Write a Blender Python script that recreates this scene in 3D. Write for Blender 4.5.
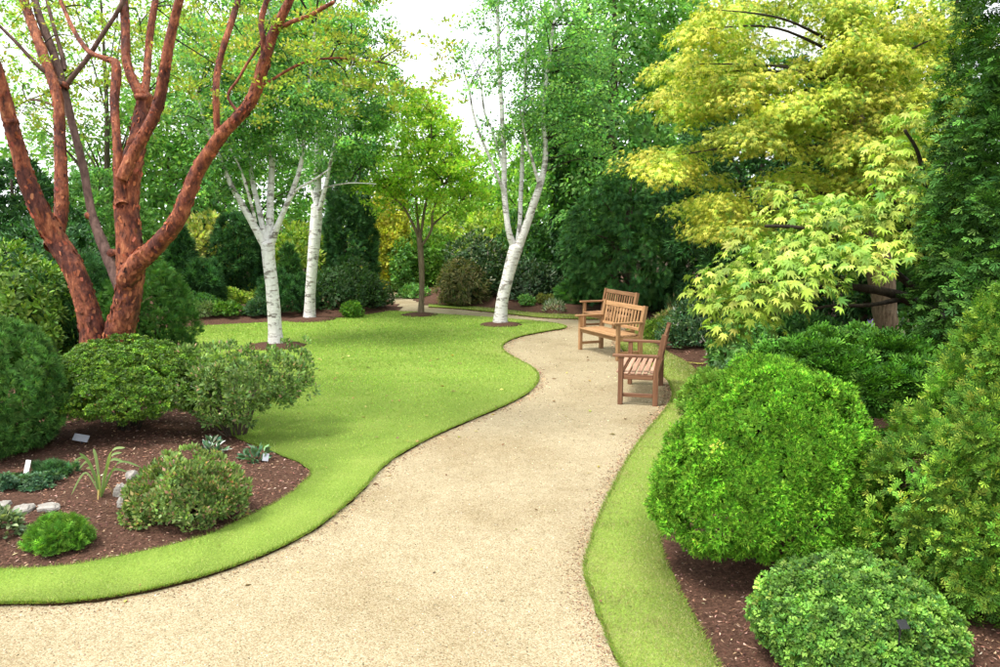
import bpy, bmesh, math, random
import numpy as np
from mathutils import Vector

for o in list(bpy.data.objects):
    bpy.data.objects.remove(o)
scene = bpy.context.scene
COL = scene.collection
rng = np.random.default_rng(11)
random.seed(11)

# ------------------------------------------------------------------ camera
CAM_H, PITCH, FPX = 2.31, math.radians(7.9), 778.0
cam_d = bpy.data.cameras.new('camera')
cam = bpy.data.objects.new('camera', cam_d); COL.objects.link(cam)
cam_d.sensor_width = 36.0
cam_d.lens = 36.0 * FPX / 1000.0
cam_d.clip_start, cam_d.clip_end = 0.05, 2000.0
cam.location = (0, 0, CAM_H)
cam.rotation_euler = (math.pi / 2 - PITCH, 0, 0)
scene.camera = cam

# ------------------------------------------------------------------ sky: bright overcast
SUN_EL, SUN_AZ = math.radians(64), math.radians(-122)      # azimuth from +Y towards +X
world = bpy.data.worlds.new('World'); scene.world = world
world.use_nodes = True
wn, wl = world.node_tree.nodes, world.node_tree.links
wn.clear()
w_out = wn.new('ShaderNodeOutputWorld'); w_bg = wn.new('ShaderNodeBackground')
w_sky = wn.new('ShaderNodeTexSky'); w_sky.sky_type = 'NISHITA'; w_sky.sun_disc = False
w_sky.sun_elevation = SUN_EL; w_sky.sun_rotation = SUN_AZ
w_sky.air_density, w_sky.dust_density, w_sky.ozone_density = 1.0, 3.0, 1.0
w_tc = wn.new('ShaderNodeTexCoord')
w_no = wn.new('ShaderNodeTexNoise'); w_no.inputs['Scale'].default_value = 2.2; w_no.inputs['Detail'].default_value = 5
w_mr = wn.new('ShaderNodeMapRange')
w_mr.inputs[1].default_value, w_mr.inputs[2].default_value = .3, .7
w_mr.inputs[3].default_value, w_mr.inputs[4].default_value = .8, .95
w_mx = wn.new('ShaderNodeMix'); w_mx.data_type = 'RGBA'
w_mx.inputs['B'].default_value = (9.6, 9.9, 10.2, 1)         # the cloud layer
wl.new(w_tc.outputs['Generated'], w_no.inputs['Vector'])
wl.new(w_no.outputs['Fac'], w_mr.inputs[0]); wl.new(w_mr.outputs[0], w_mx.inputs['Factor'])
wl.new(w_sky.outputs[0], w_mx.inputs['A']); wl.new(w_mx.outputs['Result'], w_bg.inputs['Color'])
w_bg.inputs['Strength'].default_value = 0.056
wl.new(w_bg.outputs[0], w_out.inputs[0])

sun_d = bpy.data.lights.new('sun', 'SUN'); sun = bpy.data.objects.new('sun', sun_d); COL.objects.link(sun)
sun_d.energy, sun_d.angle, sun_d.color = 1.5, math.radians(20), (1.0, 0.95, 0.86)
sv = Vector((math.sin(SUN_AZ) * math.cos(SUN_EL), math.cos(SUN_AZ) * math.cos(SUN_EL), math.sin(SUN_EL)))
sun.rotation_euler = sv.to_track_quat('Z', 'Y').to_euler()
sun.location = sv * 60

vs = scene.view_settings
scene.display_settings.display_device = 'sRGB'
vs.view_transform, vs.look, vs.exposure, vs.gamma = 'Standard', 'None', 1.98, 1.0
vs.use_curve_mapping = False
cy = scene.cycles
cy.max_bounces, cy.diffuse_bounces, cy.glossy_bounces, cy.transmission_bounces = 5, 3, 2, 4
cy.use_denoising = True
cy.caustics_reflective = cy.caustics_refractive = False

# ------------------------------------------------------------------ pixel -> place
CA, SA = math.cos(PITCH), math.sin(PITCH)
def ray(px, py):
    u, v = (px - 500) / FPX, -(py - 333.5) / FPX
    return np.array([u, CA + v * SA, -SA + v * CA])
def G(px, py, z=0.0):                      # where the ground is met
    r = ray(px, py); t = (z - CAM_H) / r[2]
    return np.array([0, 0, CAM_H]) + r * t
def P(px, py, y):                          # at distance y
    r = ray(px, py)
    return np.array([0, 0, CAM_H]) + r * (y / r[1])
def MPP(y, z=0.0):                         # metres per pixel there
    return (y * CA + (CAM_H - z) * SA) / FPX

# ------------------------------------------------------------------ objects
def tag(o, label=None, cat=None, group=None, kind=None):
    if label: o['label'] = label
    if cat: o['category'] = cat
    if group: o['group'] = group
    if kind: o['kind'] = kind
    return o
def empty(name, loc, label, cat, group=None, rz=0.0):
    o = bpy.data.objects.new(name, None); COL.objects.link(o)
    o.location = tuple(loc); o.rotation_euler = (0, 0, rz); o.empty_display_size = .2
    return tag(o, label, cat, group)
def link(name, me, parent=None, kind=None):
    o = bpy.data.objects.new(name, me); COL.objects.link(o)
    if parent is not None:
        o.parent = parent
    if kind: o['kind'] = kind
    return o

def mesh_from(name, V, F, mat, colors=None, smooth=False):
    """V (n,3); F list of (m,k) index arrays; colors (n,3) per vertex"""
    V = np.asarray(V, dtype=np.float32)
    if isinstance(F, np.ndarray): F = [F]
    F = [np.asarray(f, dtype=np.int32) for f in F if len(f)]
    me = bpy.data.meshes.new(name)
    me.vertices.add(len(V)); me.vertices.foreach_set('co', V.ravel())
    nl = sum(f.size for f in F); npol = sum(len(f) for f in F)
    me.loops.add(nl); me.loops.foreach_set('vertex_index', np.concatenate([f.ravel() for f in F]))
    tot = np.concatenate([np.full(len(f), f.shape[1], np.int32) for f in F])
    st = np.concatenate([[0], np.cumsum(tot)[:-1]]).astype(np.int32)
    me.polygons.add(npol); me.polygons.foreach_set('loop_start', st); me.polygons.foreach_set('loop_total', tot)
    if smooth: me.polygons.foreach_set('use_smooth', np.ones(npol, bool))
    if colors is not None:
        a = me.attributes.new('tint', 'FLOAT_COLOR', 'POINT')
        c = np.ones((len(V), 4), np.float32); c[:, :3] = colors
        a.data.foreach_set('color', c.ravel())
    me.materials.append(mat)
    me.update(calc_edges=True)
    return me

def cat_parts(parts):
    """parts: list of (V, F(m,3|4)) -> V, [tris, quads]"""
    vs_, tri, quad, off = [], [], [], 0
    for V, F in parts:
        V = np.asarray(V); F = np.asarray(F)
        vs_.append(V)
        (tri if F.shape[1] == 3 else quad).append(F + off)
        off += len(V)
    out = []
    if tri: out.append(np.concatenate(tri))
    if quad: out.append(np.concatenate(quad))
    return np.concatenate(vs_), out

def nrm(a):
    return a / np.maximum(np.linalg.norm(a, axis=-1, keepdims=True), 1e-9)
def rdir(n):
    return nrm(rng.normal(size=(n, 3)))

# ------------------------------------------------------------------ materials
def nodes_of(name):
    m = bpy.data.materials.new(name); m.use_nodes = True
    n, l = m.node_tree.nodes, m.node_tree.links
    return m, n, l, n['Principled BSDF'], n['Material Output']
def leaf_mat(name, rough=.5, spec=.35, trans=.3, tcol=(1.25, 1.3, .5)):
    m, n, l, b, out = nodes_of(name)
    a = n.new('ShaderNodeAttribute'); a.attribute_name = 'tint'
    l.new(a.outputs['Color'], b.inputs['Base Color'])
    b.inputs['Roughness'].default_value = rough
    b.inputs['Specular IOR Level'].default_value = spec
    if trans > 0:
        mu = n.new('ShaderNodeMix'); mu.data_type = 'RGBA'; mu.blend_type = 'MULTIPLY'
        mu.inputs['Factor'].default_value = 1.0
        mu.inputs['B'].default_value = (*tcol, 1)
        l.new(a.outputs['Color'], mu.inputs['A'])
        t = n.new('ShaderNodeBsdfTranslucent'); l.new(mu.outputs['Result'], t.inputs['Color'])
        s = n.new('ShaderNodeMixShader'); s.inputs[0].default_value = trans
        l.new(b.outputs[0], s.inputs[1]); l.new(t.outputs[0], s.inputs[2]); l.new(s.outputs[0], out.inputs[0])
    return m
def ramp(n, stops):
    r = n.new('ShaderNodeValToRGB')
    e = r.color_ramp.elements
    while len(e) < len(stops): e.new(.5)
    for i, (p, c) in enumerate(stops):
        e[i].position = p; e[i].color = (*c, 1)
    return r
def noise(n, l, vec, scale, detail=4, rough=.6):
    t = n.new('ShaderNodeTexNoise'); t.inputs['Scale'].default_value = scale
    t.inputs['Detail'].default_value = detail; t.inputs['Roughness'].default_value = rough
    if vec is not None: l.new(vec, t.inputs['Vector'])
    return t
def mapped(n, l, scale, coord='Object'):
    tc = n.new('ShaderNodeTexCoord'); mp = n.new('ShaderNodeMapping')
    mp.inputs['Scale'].default_value = scale
    l.new(tc.outputs[coord], mp.inputs['Vector'])
    return mp.outputs['Vector']
def mixc(n, l, fac, a, b, mode='MIX'):
    m = n.new('ShaderNodeMix'); m.data_type = 'RGBA'; m.blend_type = mode
    for k, v in (('Factor', fac), ('A', a), ('B', b)):
        if hasattr(v, 'links') or hasattr(v, 'is_linked'): l.new(v, m.inputs[k])
        elif isinstance(v, (int, float)): m.inputs[k].default_value = v
        else: m.inputs[k].default_value = (*v, 1)
    return m.outputs['Result']
def bump(n, l, b, h, strength, dist):
    bp = n.new('ShaderNodeBump'); bp.inputs['Strength'].default_value = strength; bp.inputs['Distance'].default_value = dist
    l.new(h, bp.inputs['Height']); l.new(bp.outputs[0], b.inputs['Normal'])

M = {}
M['leaf'] = leaf_mat('leaf', .55, .18, .34)
M['leaf_thin'] = leaf_mat('thin_leaf', .55, .16, .55, (1.25, 1.3, .55))
M['maple_leaf'] = leaf_mat('maple_leaf', .5, .2, .3, (.72, 1.05, .4))
M['leaf_gloss'] = leaf_mat('glossy_leaf', .42, .26, .2)
M['conifer'] = leaf_mat('conifer_leaf', .65, .12, .2)
M['grass'] = leaf_mat('grass_blade', .6, .2, .35, (1.1, 1.2, .5))
M['chips'] = leaf_mat('bark_chip', .85, .15, 0)
M['pebble'] = leaf_mat('pebble', .8, .2, 0)

def m_lawn():
    m, n, l, b, out = nodes_of('lawn_turf')
    v = mapped(n, l, (1, 1, 1))
    a = noise(n, l, v, 1.1, 4); f = noise(n, l, v, 60, 4, .7)
    c1 = ramp(n, [(.3, (.19, .30, .05)), (.55, (.235, .345, .065)), (.75, (.29, .38, .09))]); l.new(a.outputs['Fac'], c1.inputs[0])
    c2 = ramp(n, [(.3, (.55, .55, .5)), (.7, (1.15, 1.12, 1.0))]); l.new(f.outputs['Fac'], c2.inputs[0])
    l.new(mixc(n, l, 1.0, c1.outputs[0], c2.outputs[0], 'MULTIPLY'), b.inputs['Base Color'])
    b.inputs['Roughness'].default_value = .9; b.inputs['Specular IOR Level'].default_value = .1
    bump(n, l, b, f.outputs['Fac'], .6, .03)
    return m
def m_soil(name, dark, lite, sc):
    m, n, l, b, out = nodes_of(name)
    v = mapped(n, l, (1, 1, 1))
    a = noise(n, l, v, sc, 6, .75)
    vo = n.new('ShaderNodeTexVoronoi'); vo.inputs['Scale'].default_value = sc * 1.2; l.new(v, vo.inputs['Vector'])
    c = ramp(n, [(.35, dark), (.72, lite)]); l.new(a.outputs['Fac'], c.inputs[0])
    l.new(c.outputs[0], b.inputs['Base Color'])
    b.inputs['Roughness'].default_value = .95; b.inputs['Specular IOR Level'].default_value = .1
    bump(n, l, b, a.outputs['Fac'], 1.0, .03)
    return m
def m_gravel():
    m, n, l, b, out = nodes_of('path_gravel')
    v = mapped(n, l, (1, 1, 1))
    big = noise(n, l, v, .7, 3); mid = noise(n, l, v, 9, 4)
    vo = n.new('ShaderNodeTexVoronoi'); vo.inputs['Scale'].default_value = 115; l.new(v, vo.inputs['Vector'])
    cs = ramp(n, [(.0, (.215, .168, .10)), (.3, (.285, .238, .150)), (.6, (.325, .278, .182)), (1, (.39, .345, .25))])
    sep = n.new('ShaderNodeSeparateColor'); l.new(vo.outputs['Color'], sep.inputs[0]); l.new(sep.outputs[0], cs.inputs[0])
    tb = ramp(n, [(.30, (.80, .75, .67)), (.5, (1, .98, .95)), (.70, (1.10, 1.09, 1.08))]); l.new(big.outputs['Fac'], tb.inputs[0])
    tm = ramp(n, [(.3, (.92, .91, .89)), (.7, (1.07, 1.06, 1.05))]); l.new(mid.outputs['Fac'], tm.inputs[0])
    c = mixc(n, l, 1.0, cs.outputs[0], tb.outputs[0], 'MULTIPLY'); c = mixc(n, l, 1.0, c, tm.outputs[0], 'MULTIPLY')
    l.new(c, b.inputs['Base Color'])
    b.inputs['Roughness'].default_value = .9; b.inputs['Specular IOR Level'].default_value = .15
    inv = n.new('ShaderNodeMath'); inv.operation = 'SUBTRACT'; inv.inputs[0].default_value = 1; l.new(vo.outputs['Distance'], inv.inputs[1])
    bump(n, l, b, inv.outputs[0], .7, .006)
    return m
def m_wood(name, dark, mid, lite, grain='X'):
    m, n, l, b, out = nodes_of(name)
    sc = {'X': (1.6, 26, 26), 'Y': (26, 1.6, 26), 'Z': (26, 26, 1.6)}[grain]
    v = mapped(n, l, sc)
    oi = n.new('ShaderNodeObjectInfo')
    ad = n.new('ShaderNodeVectorMath'); ad.operation = 'ADD'; l.new(v, ad.inputs[0])
    mm = n.new('ShaderNodeMath'); mm.operation = 'MULTIPLY'; mm.inputs[1].default_value = 40; l.new(oi.outputs['Random'], mm.inputs[0]); l.new(mm.outputs[0], ad.inputs[1])
    g = noise(n, l, ad.outputs[0], 1.6, 6, .65)
    c = ramp(n, [(.25, dark), (.5, mid), (.78, lite)]); l.new(g.outputs['Fac'], c.inputs[0])
    rr = ramp(n, [(0, (.78, .76, .74)), (1, (1.15, 1.12, 1.1))]); l.new(oi.outputs['Random'], rr.inputs[0])
    l.new(mixc(n, l, 1.0, c.outputs[0], rr.outputs[0], 'MULTIPLY'), b.inputs['Base Color'])
    b.inputs['Roughness'].default_value = .55; b.inputs['Specular IOR Level'].default_value = .3
    bump(n, l, b, g.outputs['Fac'], .35, .004)
    return m
def m_paperbark():
    m, n, l, b, out = nodes_of('paperbark')
    v = mapped(n, l, (13, 13, 5)); v2 = mapped(n, l, (1, 1, 1))
    g = noise(n, l, v, 1.5, 8, .7); p = noise(n, l, v2, 3.2, 3)
    c = ramp(n, [(.32, (.035, .013, .011)), (.44, (.16, .044, .024)), (.56, (.31, .09, .043)), (.69, (.52, .20, .10))]); l.new(g.outputs['Fac'], c.inputs[0])
    k = ramp(n, [(.38, (1.3, 1.45, 1.4)), (.5, (1, 1, 1)), (.62, (.42, .42, .58))]); l.new(p.outputs['Fac'], k.inputs[0])
    l.new(mixc(n, l, 1.0, c.outputs[0], k.outputs[0], 'MULTIPLY'), b.inputs['Base Color'])
    b.inputs['Roughness'].default_value = .5; b.inputs['Specular IOR Level'].default_value = .25
    bump(n, l, b, g.outputs['Fac'], 1.0, .04)
    return m
def m_birch():
    m, n, l, b, out = nodes_of('birch_bark')
    v = mapped(n, l, (3.4, 3.4, 17)); v2 = mapped(n, l, (1.4, 1.4, 2.6)); v3 = mapped(n, l, (7, 7, 3))
    g = noise(n, l, v, 1.6, 5, .7); p = noise(n, l, v2, 2.2, 4, .65); h = noise(n, l, v3, 2, 5)
    base = ramp(n, [(.3, (.58, .56, .535)), (.7, (.80, .785, .765))]); l.new(h.outputs['Fac'], base.inputs[0])
    lent = ramp(n, [(.54, (1, 1, 1)), (.63, (.34, .28, .25))]); l.new(g.outputs['Fac'], lent.inputs[0])
    pat = ramp(n, [(.55, (1, 1, 1)), (.60, (.20, .17, .15))]); l.new(p.outputs['Fac'], pat.inputs[0])
    c = mixc(n, l, 1.0, base.outputs[0], lent.outputs[0], 'MULTIPLY'); c = mixc(n, l, .8, c, pat.outputs[0], 'MULTIPLY')
    l.new(c, b.inputs['Base Color'])
    b.inputs['Roughness'].default_value = .6
    bump(n, l, b, g.outputs['Fac'], .4, .012)
    return m
def m_bark(name, dark, lite, sc=(14, 14, 3)):
    m, n, l, b, out = nodes_of(name)
    v = mapped(n, l, sc); g = noise(n, l, v, 1.6, 6, .7)
    c = ramp(n, [(.3, dark), (.72, lite)]); l.new(g.outputs['Fac'], c.inputs[0]); l.new(c.outputs[0], b.inputs['Base Color'])
    b.inputs['Roughness'].default_value = .85; b.inputs['Specular IOR Level'].default_value = .2
    bump(n, l, b, g.outputs['Fac'], 1.0, .03)
    return m
def m_plain(name, col, rough=.5):
    m, n, l, b, out = nodes_of(name)
    v = mapped(n, l, (1, 1, 1)); g = noise(n, l, v, 30, 3)
    c = ramp(n, [(.3, tuple(x * .85 for x in col)), (.7, col)]); l.new(g.outputs['Fac'], c.inputs[0]); l.new(c.outputs[0], b.inputs['Base Color'])
    b.inputs['Roughness'].default_value = rough
    return m
M['lawn'] = m_lawn()
M['mulch'] = m_soil('bark_mulch', (.045, .024, .016), (.18, .095, .066), 38)
M['soil'] = m_soil('dark_soil', (.02, .014, .009), (.075, .05, .028), 22)
M['edge'] = m_soil('cut_turf_edge', (.035, .022, .012), (.13, .085, .04), 30)
M['gravel'] = m_gravel()
M['paperbark'] = m_paperbark()
M['birch'] = m_birch()
M['bark_tan'] = m_bark('tan_bark', (.09, .065, .04), (.26, .20, .13))
M['bark_rosy'] = m_bark('rosy_grey_bark', (.06, .035, .03), (.24, .15, .125), (11, 11, 4))
M['bark'] = m_bark('grey_brown_bark', (.045, .035, .025), (.16, .125, .09))
M['bark_dark'] = m_bark('dark_bark', (.018, .014, .010), (.06, .045, .032))
M['bark_pale'] = m_bark('pale_brown_bark', (.05, .035, .02), (.25, .185, .11), (16, 16, 2.2))
M['stone'] = m_soil('weathered_stone', (.20, .185, .165), (.48, .45, .41), 9)
M['white'] = m_plain('white_plastic', (.8, .8, .78))
M['black'] = m_plain('black_plastic', (.012, .012, .015), .4)
M['zinc'] = m_plain('zinc_label', (.35, .37, .42), .4)

# ------------------------------------------------------------------ shapes
def catmull(pts, per=8, closed=False):
    p = np.asarray(pts, float); n = len(p); out = []
    rngi = range(n) if closed else range(n - 1)
    t = np.linspace(0, 1, per, endpoint=False)[:, None]
    for i in rngi:
        if closed: a, b, c, d = p[(i - 1) % n], p[i], p[(i + 1) % n], p[(i + 2) % n]
        else: a, b, c, d = p[max(i - 1, 0)], p[i], p[i + 1], p[min(i + 2, n - 1)]
        out.append(.5 * ((2 * b) + (-a + c) * t + (2 * a - 5 * b + 4 * c - d) * t * t + (-a + 3 * b - 3 * c + d) * t ** 3))
    if not closed: out.append(p[-1:])
    return np.concatenate(out)

def tube(path, radii, sides=10, wob=0.0, cap=True):
    path = np.asarray(path, float); n = len(path)
    radii = np.broadcast_to(np.asarray(radii, float), (n,))
    T = nrm(np.gradient(path, axis=0))
    ref = np.array([1., 0, 0]) if abs(T[0][0]) < .8 else np.array([0, 1., 0])
    V = []
    X = nrm(np.cross(T[0], ref)[None])[0]
    ph = np.linspace(0, 2 * math.pi, sides, endpoint=False)
    for i in range(n):
        X = X - T[i] * np.dot(X, T[i]); X /= max(np.linalg.norm(X), 1e-9)
        Y = np.cross(T[i], X)
        rr = radii[i] * (1 + wob * rng.normal(size=sides))
        V.append(path[i] + np.outer(np.cos(ph) * rr, X) + np.outer(np.sin(ph) * rr, Y))
    V = np.concatenate(V)
    i = np.arange(n - 1)[:, None] * sides; j = np.arange(sides)[None]; k = (j + 1) % sides
    F = np.stack([i + j, i + k, i + k + sides, i + j + sides], -1).reshape(-1, 4)
    if cap:
        V = np.concatenate([V, path[-1:] + T[-1:] * radii[-1] * .6])
        b = (n - 1) * sides
        jj = np.arange(sides); tri = np.stack([b + jj, b + (jj + 1) % sides, np.full(sides, len(V) - 1)], -1)
        return V, F, tri
    return V, F, np.zeros((0, 3), int)
class MB:
    def __init__(s): s.V, s.T, s.Q, s.n = [], [], [], 0
    def add(s, V, Q=None, T=None):
        s.V.append(np.asarray(V, float))
        if Q is not None and len(Q): s.Q.append(np.asarray(Q) + s.n)
        if T is not None and len(T): s.T.append(np.asarray(T) + s.n)
        s.n += len(V)
    def tube(s, path, radii, sides=10, wob=0.0):
        V, Q, T = tube(path, radii, sides, wob); s.add(V, Q, T)
    def mesh(s, name, mat, smooth=True, origin=None):
        V = np.concatenate(s.V)
        if origin is not None: V = V - np.asarray(origin)
        F = []
        if s.T: F.append(np.concatenate(s.T))
        if s.Q: F.append(np.concatenate(s.Q))
        return mesh_from(name, V, F, mat, smooth=smooth)
def box_mesh(name, sx, sy, sz, mat, c=.006):
    """chamfered box centred on its origin"""
    c = min(c, sx * .3, sy * .3, sz * .3)
    V = []
    for (z, e) in ((-sz / 2, c), (-sz / 2 + c, 0), (sz / 2 - c, 0), (sz / 2, c)):
        for x, y in ((-1, -1), (1, -1), (1, 1), (-1, 1)):
            ax, ay = sx / 2 - e, sy / 2 - e
            V += [(x * ax, y * (ay - c), z), (x * (ax - c), y * ay, z)] if x * y > 0 else [(x * (ax - c), y * ay, z), (x * ax, y * (ay - c), z)]
    V = np.array(V)
    Q = []
    for r in range(3):
        for k in range(8): Q.append((r * 8 + k, r * 8 + (k + 1) % 8, r * 8 + 8 + (k + 1) % 8, r * 8 + 8 + k))
    me = bpy.data.meshes.new(name)
    me.from_pydata([tuple(v) for v in V], [], Q + [tuple(range(7, -1, -1)), tuple(range(24, 32))])
    me.materials.append(mat); me.update()
    return me

# ------------------------------------------------------------------ leaf templates (tip along +Y, face up +Z, length about 1)
def T_(v, f): return np.array(v, float), np.array(f, int)
DIAMOND = T_([(0, 0, 0), (.27, .45, .07), (0, 1, -.05), (-.27, .45, .07)], [(0, 1, 2), (0, 2, 3)])
OVAL = T_([(0, 0, 0), (.17, .25, .05), (.21, .6, .05), (0, 1, -.08), (-.21, .6, .05), (-.17, .25, .05), (0, .45, -.01)],
          [(0, 1, 6), (1, 2, 6), (2, 3, 6), (3, 4, 6), (4, 5, 6), (5, 0, 6)])
LONG = T_([(0, 0, 0), (.10, .45, .03), (0, 1, -.10), (-.10, .45, .03)], [(0, 1, 2), (0, 2, 3)])
BLADE = T_([(-.06, 0, 0), (.06, 0, 0), (0, 1, .12)], [(0, 1, 2)])
def _spray():
    v, f = [], []
    def tri(a, b, c): k = len(v); v.extend([a, b, c]); f.append((k, k + 1, k + 2))
    tri((-.05, 0, 0), (.05, 0, 0), (0, 1.0, -.12))
    for i, (y, L) in enumerate(((.14, .42), (.36, .44), (.60, .34))):
        for s in (-1, 1):
            yy = y + (.05 if s > 0 else 0); z = -.12 * yy * yy
            tri((0, yy - .06, z), (s * .03, yy + .11, z), (s * L * .85, yy + L * .72, z - .05))
    return T_(v, f)
SPRAY = _spray()
def _fan():
    v, f = [], []
    for a, L, b in ((-58, .62, .10), (-27, .86, .20), (2, 1.0, .26), (30, .84, .18), (60, .58, .08)):
        a = math.radians(a); dx, dy = math.sin(a), math.cos(a); px, py = dy, -dx; n = len(v); w = .115
        v.extend([(0, b, -.02), (dx * L * .92 + px * w, b * .4 + dy * L * .92 + py * w, -.10 * L), (dx * L - px * w, b * .4 + dy * L - py * w, -.13 * L)])
        f.append((n, n + 1, n + 2))
    return T_(v, f)
FAN = _fan()
def _tuft(k=7, spread=.75, w=.09):
    v, f = [], []
    r = np.random.default_rng(3)
    for i in range(k):
        a = i * 2.4; s = spread * math.sqrt((i + .5) / k)
        d = np.array([math.cos(a) * s, math.sqrt(max(.05, 1 - s * s)), math.sin(a) * s])
        d *= (.75 + .35 * r.random())
        side = np.cross(d, [math.sin(a * 1.7), .2, math.cos(a * 2.1)]); side = side / np.linalg.norm(side) * w
        n = len(v); v.extend([tuple(-side), tuple(side), tuple(d)]); f.append((n, n + 1, n + 2))
    return T_(v, f)
TUFT = _tuft()
TUFT4 = _tuft(4, .7, .13)
def _palm(angs, lens, w, droop):
    v, f = [], []
    for a, L in zip(angs, lens):
        a = math.radians(a); dx, dy = math.sin(a), math.cos(a); px, py = dy, -dx
        n = len(v)
        v.extend([(0, .12, 0), (dx * L * .45 + px * w * L, .12 + dy * L * .45 + py * w * L, -.02),
                  (dx * L, .12 + dy * L, -droop * L), (dx * L * .45 - px * w * L, .12 + dy * L * .45 - py * w * L, -.02)])
        f += [(n, n + 1, n + 2), (n, n + 2, n + 3)]
    return T_(v, f)
PALM7 = _palm((-118, -75, -36, 0, 36, 75, 118), (.36, .6, .8, .9, .8, .6, .36), .155, .30)
def _star(angs, lens, w, droop):
    v, f = [], []
    for a, L in zip(angs, lens):
        a = math.radians(a); dx, dy = math.sin(a), math.cos(a); px, py = dy, -dx; n = len(v)
        v.extend([(dx * .08 + px * w, .1 + dy * .08 + py * w, 0), (dx * L, .1 + dy * L, -droop * L), (dx * .08 - px * w, .1 + dy * .08 - py * w, 0)]); f.append((n, n + 1, n + 2))
    return T_(v, f)
STAR5 = _star((-85, -42, 0, 42, 85), (.55, .8, .95, .8, .55), .13, .38)
PALM5 = _palm((-85, -42, 0, 42, 85), (.55, .8, .92, .8, .55), .17, .38)
def _rosette(k, w, lift):
    v, f = [], []
    for i in range(k):
        a = i * 2 * math.pi / k + .3 * (i % 2); L = 1.0 - .2 * (i % 2)
        dx, dz = math.cos(a), math.sin(a); px, pz = -dz, dx
        n = len(v); y = lift * (1 - .4 * (i % 2))
        v.extend([(0, 0, 0), (dx * L * .5 + px * w, y * .7, dz * L * .5 + pz * w), (dx * L, y, dz * L), (dx * L * .5 - px * w, y * .7, dz * L * .5 - pz * w)])
        f += [(n, n + 1, n + 2), (n, n + 2, n + 3)]
    return T_(v, f)
ROSETTE = _rosette(6, .2, .55)
def _single(k, w, lift):
    v, f = [], []
    for i in range(k):
        a = i * 2 * math.pi / k + .3 * (i % 2); L = 1.0 - .2 * (i % 2); dx, dz = math.cos(a), math.sin(a); px, pz = -dz, dx
        n = len(v); y = lift * (1 - .4 * (i % 2))
        v.extend([(dx * .12, 0, dz * .12), (dx * L * .75 + px * w, y, dz * L * .75 + pz * w), (dx * L * .95 - px * w, y * 1.1, dz * L * .95 - pz * w)]); f.append((n, n + 1, n + 2))
    return T_(v, f)
ROSE1 = _single(6, .27, .55)
TETRA = T_([(-.5, -.16, 0), (.5, -.12, .03), (.1, .2, 0), (0, 0, .16)], [(0, 1, 3), (1, 2, 3), (2, 0, 3)])
PYR = T_([(1, 0, 0), (0, 1, 0), (-1, 0, 0), (0, -1, 0), (.1, 0, .8)], [(0, 1, 4), (1, 2, 4), (2, 3, 4), (3, 0, 4)])
OCTA = T_([(1, 0, 0), (0, 1, 0), (-1, 0, 0), (0, -1, 0), (0, 0, .75), (0, 0, -.75)],
          [(0, 1, 4), (1, 2, 4), (2, 3, 4), (3, 0, 4), (1, 0, 5), (2, 1, 5), (3, 2, 5), (0, 3, 5)])

def frames(D, N):
    Y = nrm(D); X = np.cross(Y, N); bad = np.linalg.norm(X, axis=1) < 1e-4
    X[bad] = np.cross(Y[bad], np.array([.3, .5, .81])); X = nrm(X)
    return X, Y, np.cross(X, Y)
def scatter(tm, C, D, N, S, colors, aspect=None, jitter=0.0):
    tv, tf = tm; n = len(C); k = len(tv)
    X, Y, Z = frames(D, N)
    S = np.broadcast_to(np.asarray(S, float), (n,))
    sx = S if aspect is None else S * aspect
    tvv = np.broadcast_to(tv, (n, k, 3))
    if jitter: tvv = tvv * (1 + jitter * rng.normal(size=(n, k, 1)))
    V = C[:, None] + (tvv[..., 0:1] * sx[:, None, None]) * X[:, None] + (tvv[..., 1:2] * S[:, None, None]) * Y[:, None] + (tvv[..., 2:3] * S[:, None, None]) * Z[:, None]
    F = tf[None] + (np.arange(n) * k)[:, None, None]
    return V.reshape(-1, 3), F.reshape(-1, 3), np.repeat(colors, k, axis=0)
class Leaves:
    def __init__(s): s.V, s.F, s.C, s.n = [], [], [], 0
    def add(s, tm, C, D, N, S, colors, aspect=None, jitter=0.0):
        if len(C) == 0: return
        V, F, c = scatter(tm, np.asarray(C, float), D, N, S, colors, aspect, jitter)
        s.V.append(V.astype(np.float32)); s.F.append(F + s.n); s.C.append(c.astype(np.float32)); s.n += len(V)
    def mesh(s, name, mat, origin=(0, 0, 0)):
        return mesh_from(name, np.concatenate(s.V) - np.asarray(origin, np.float32), np.concatenate(s.F), mat, np.concatenate(s.C))
TRI = [0]
def pal(colors, n, weights=None, jit=.22, hue=.08):
    c = np.asarray(colors, float)
    idx = rng.choice(len(c), size=n, p=None if weights is None else np.asarray(weights) / np.sum(weights))
    out = c[idx] * np.exp(rng.normal(size=(n, 1)) * jit)
    return np.clip(out * (1 + hue * rng.normal(size=(n, 3))), .002, .85)

def lump(p, f, seed=0):
    """cheap smooth noise in about -1..1"""
    a = np.array([[1.0, .31, .17], [-.4, 1.1, .53], [.27, -.6, 1.2], [.9, .8, -.7]])
    s = 0
    for i in range(4):
        s = s + np.sin(f * (p @ a[i]) * (1 + .37 * i) + seed * 1.7 + i * 2.1)
    return s / 3.0

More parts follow.
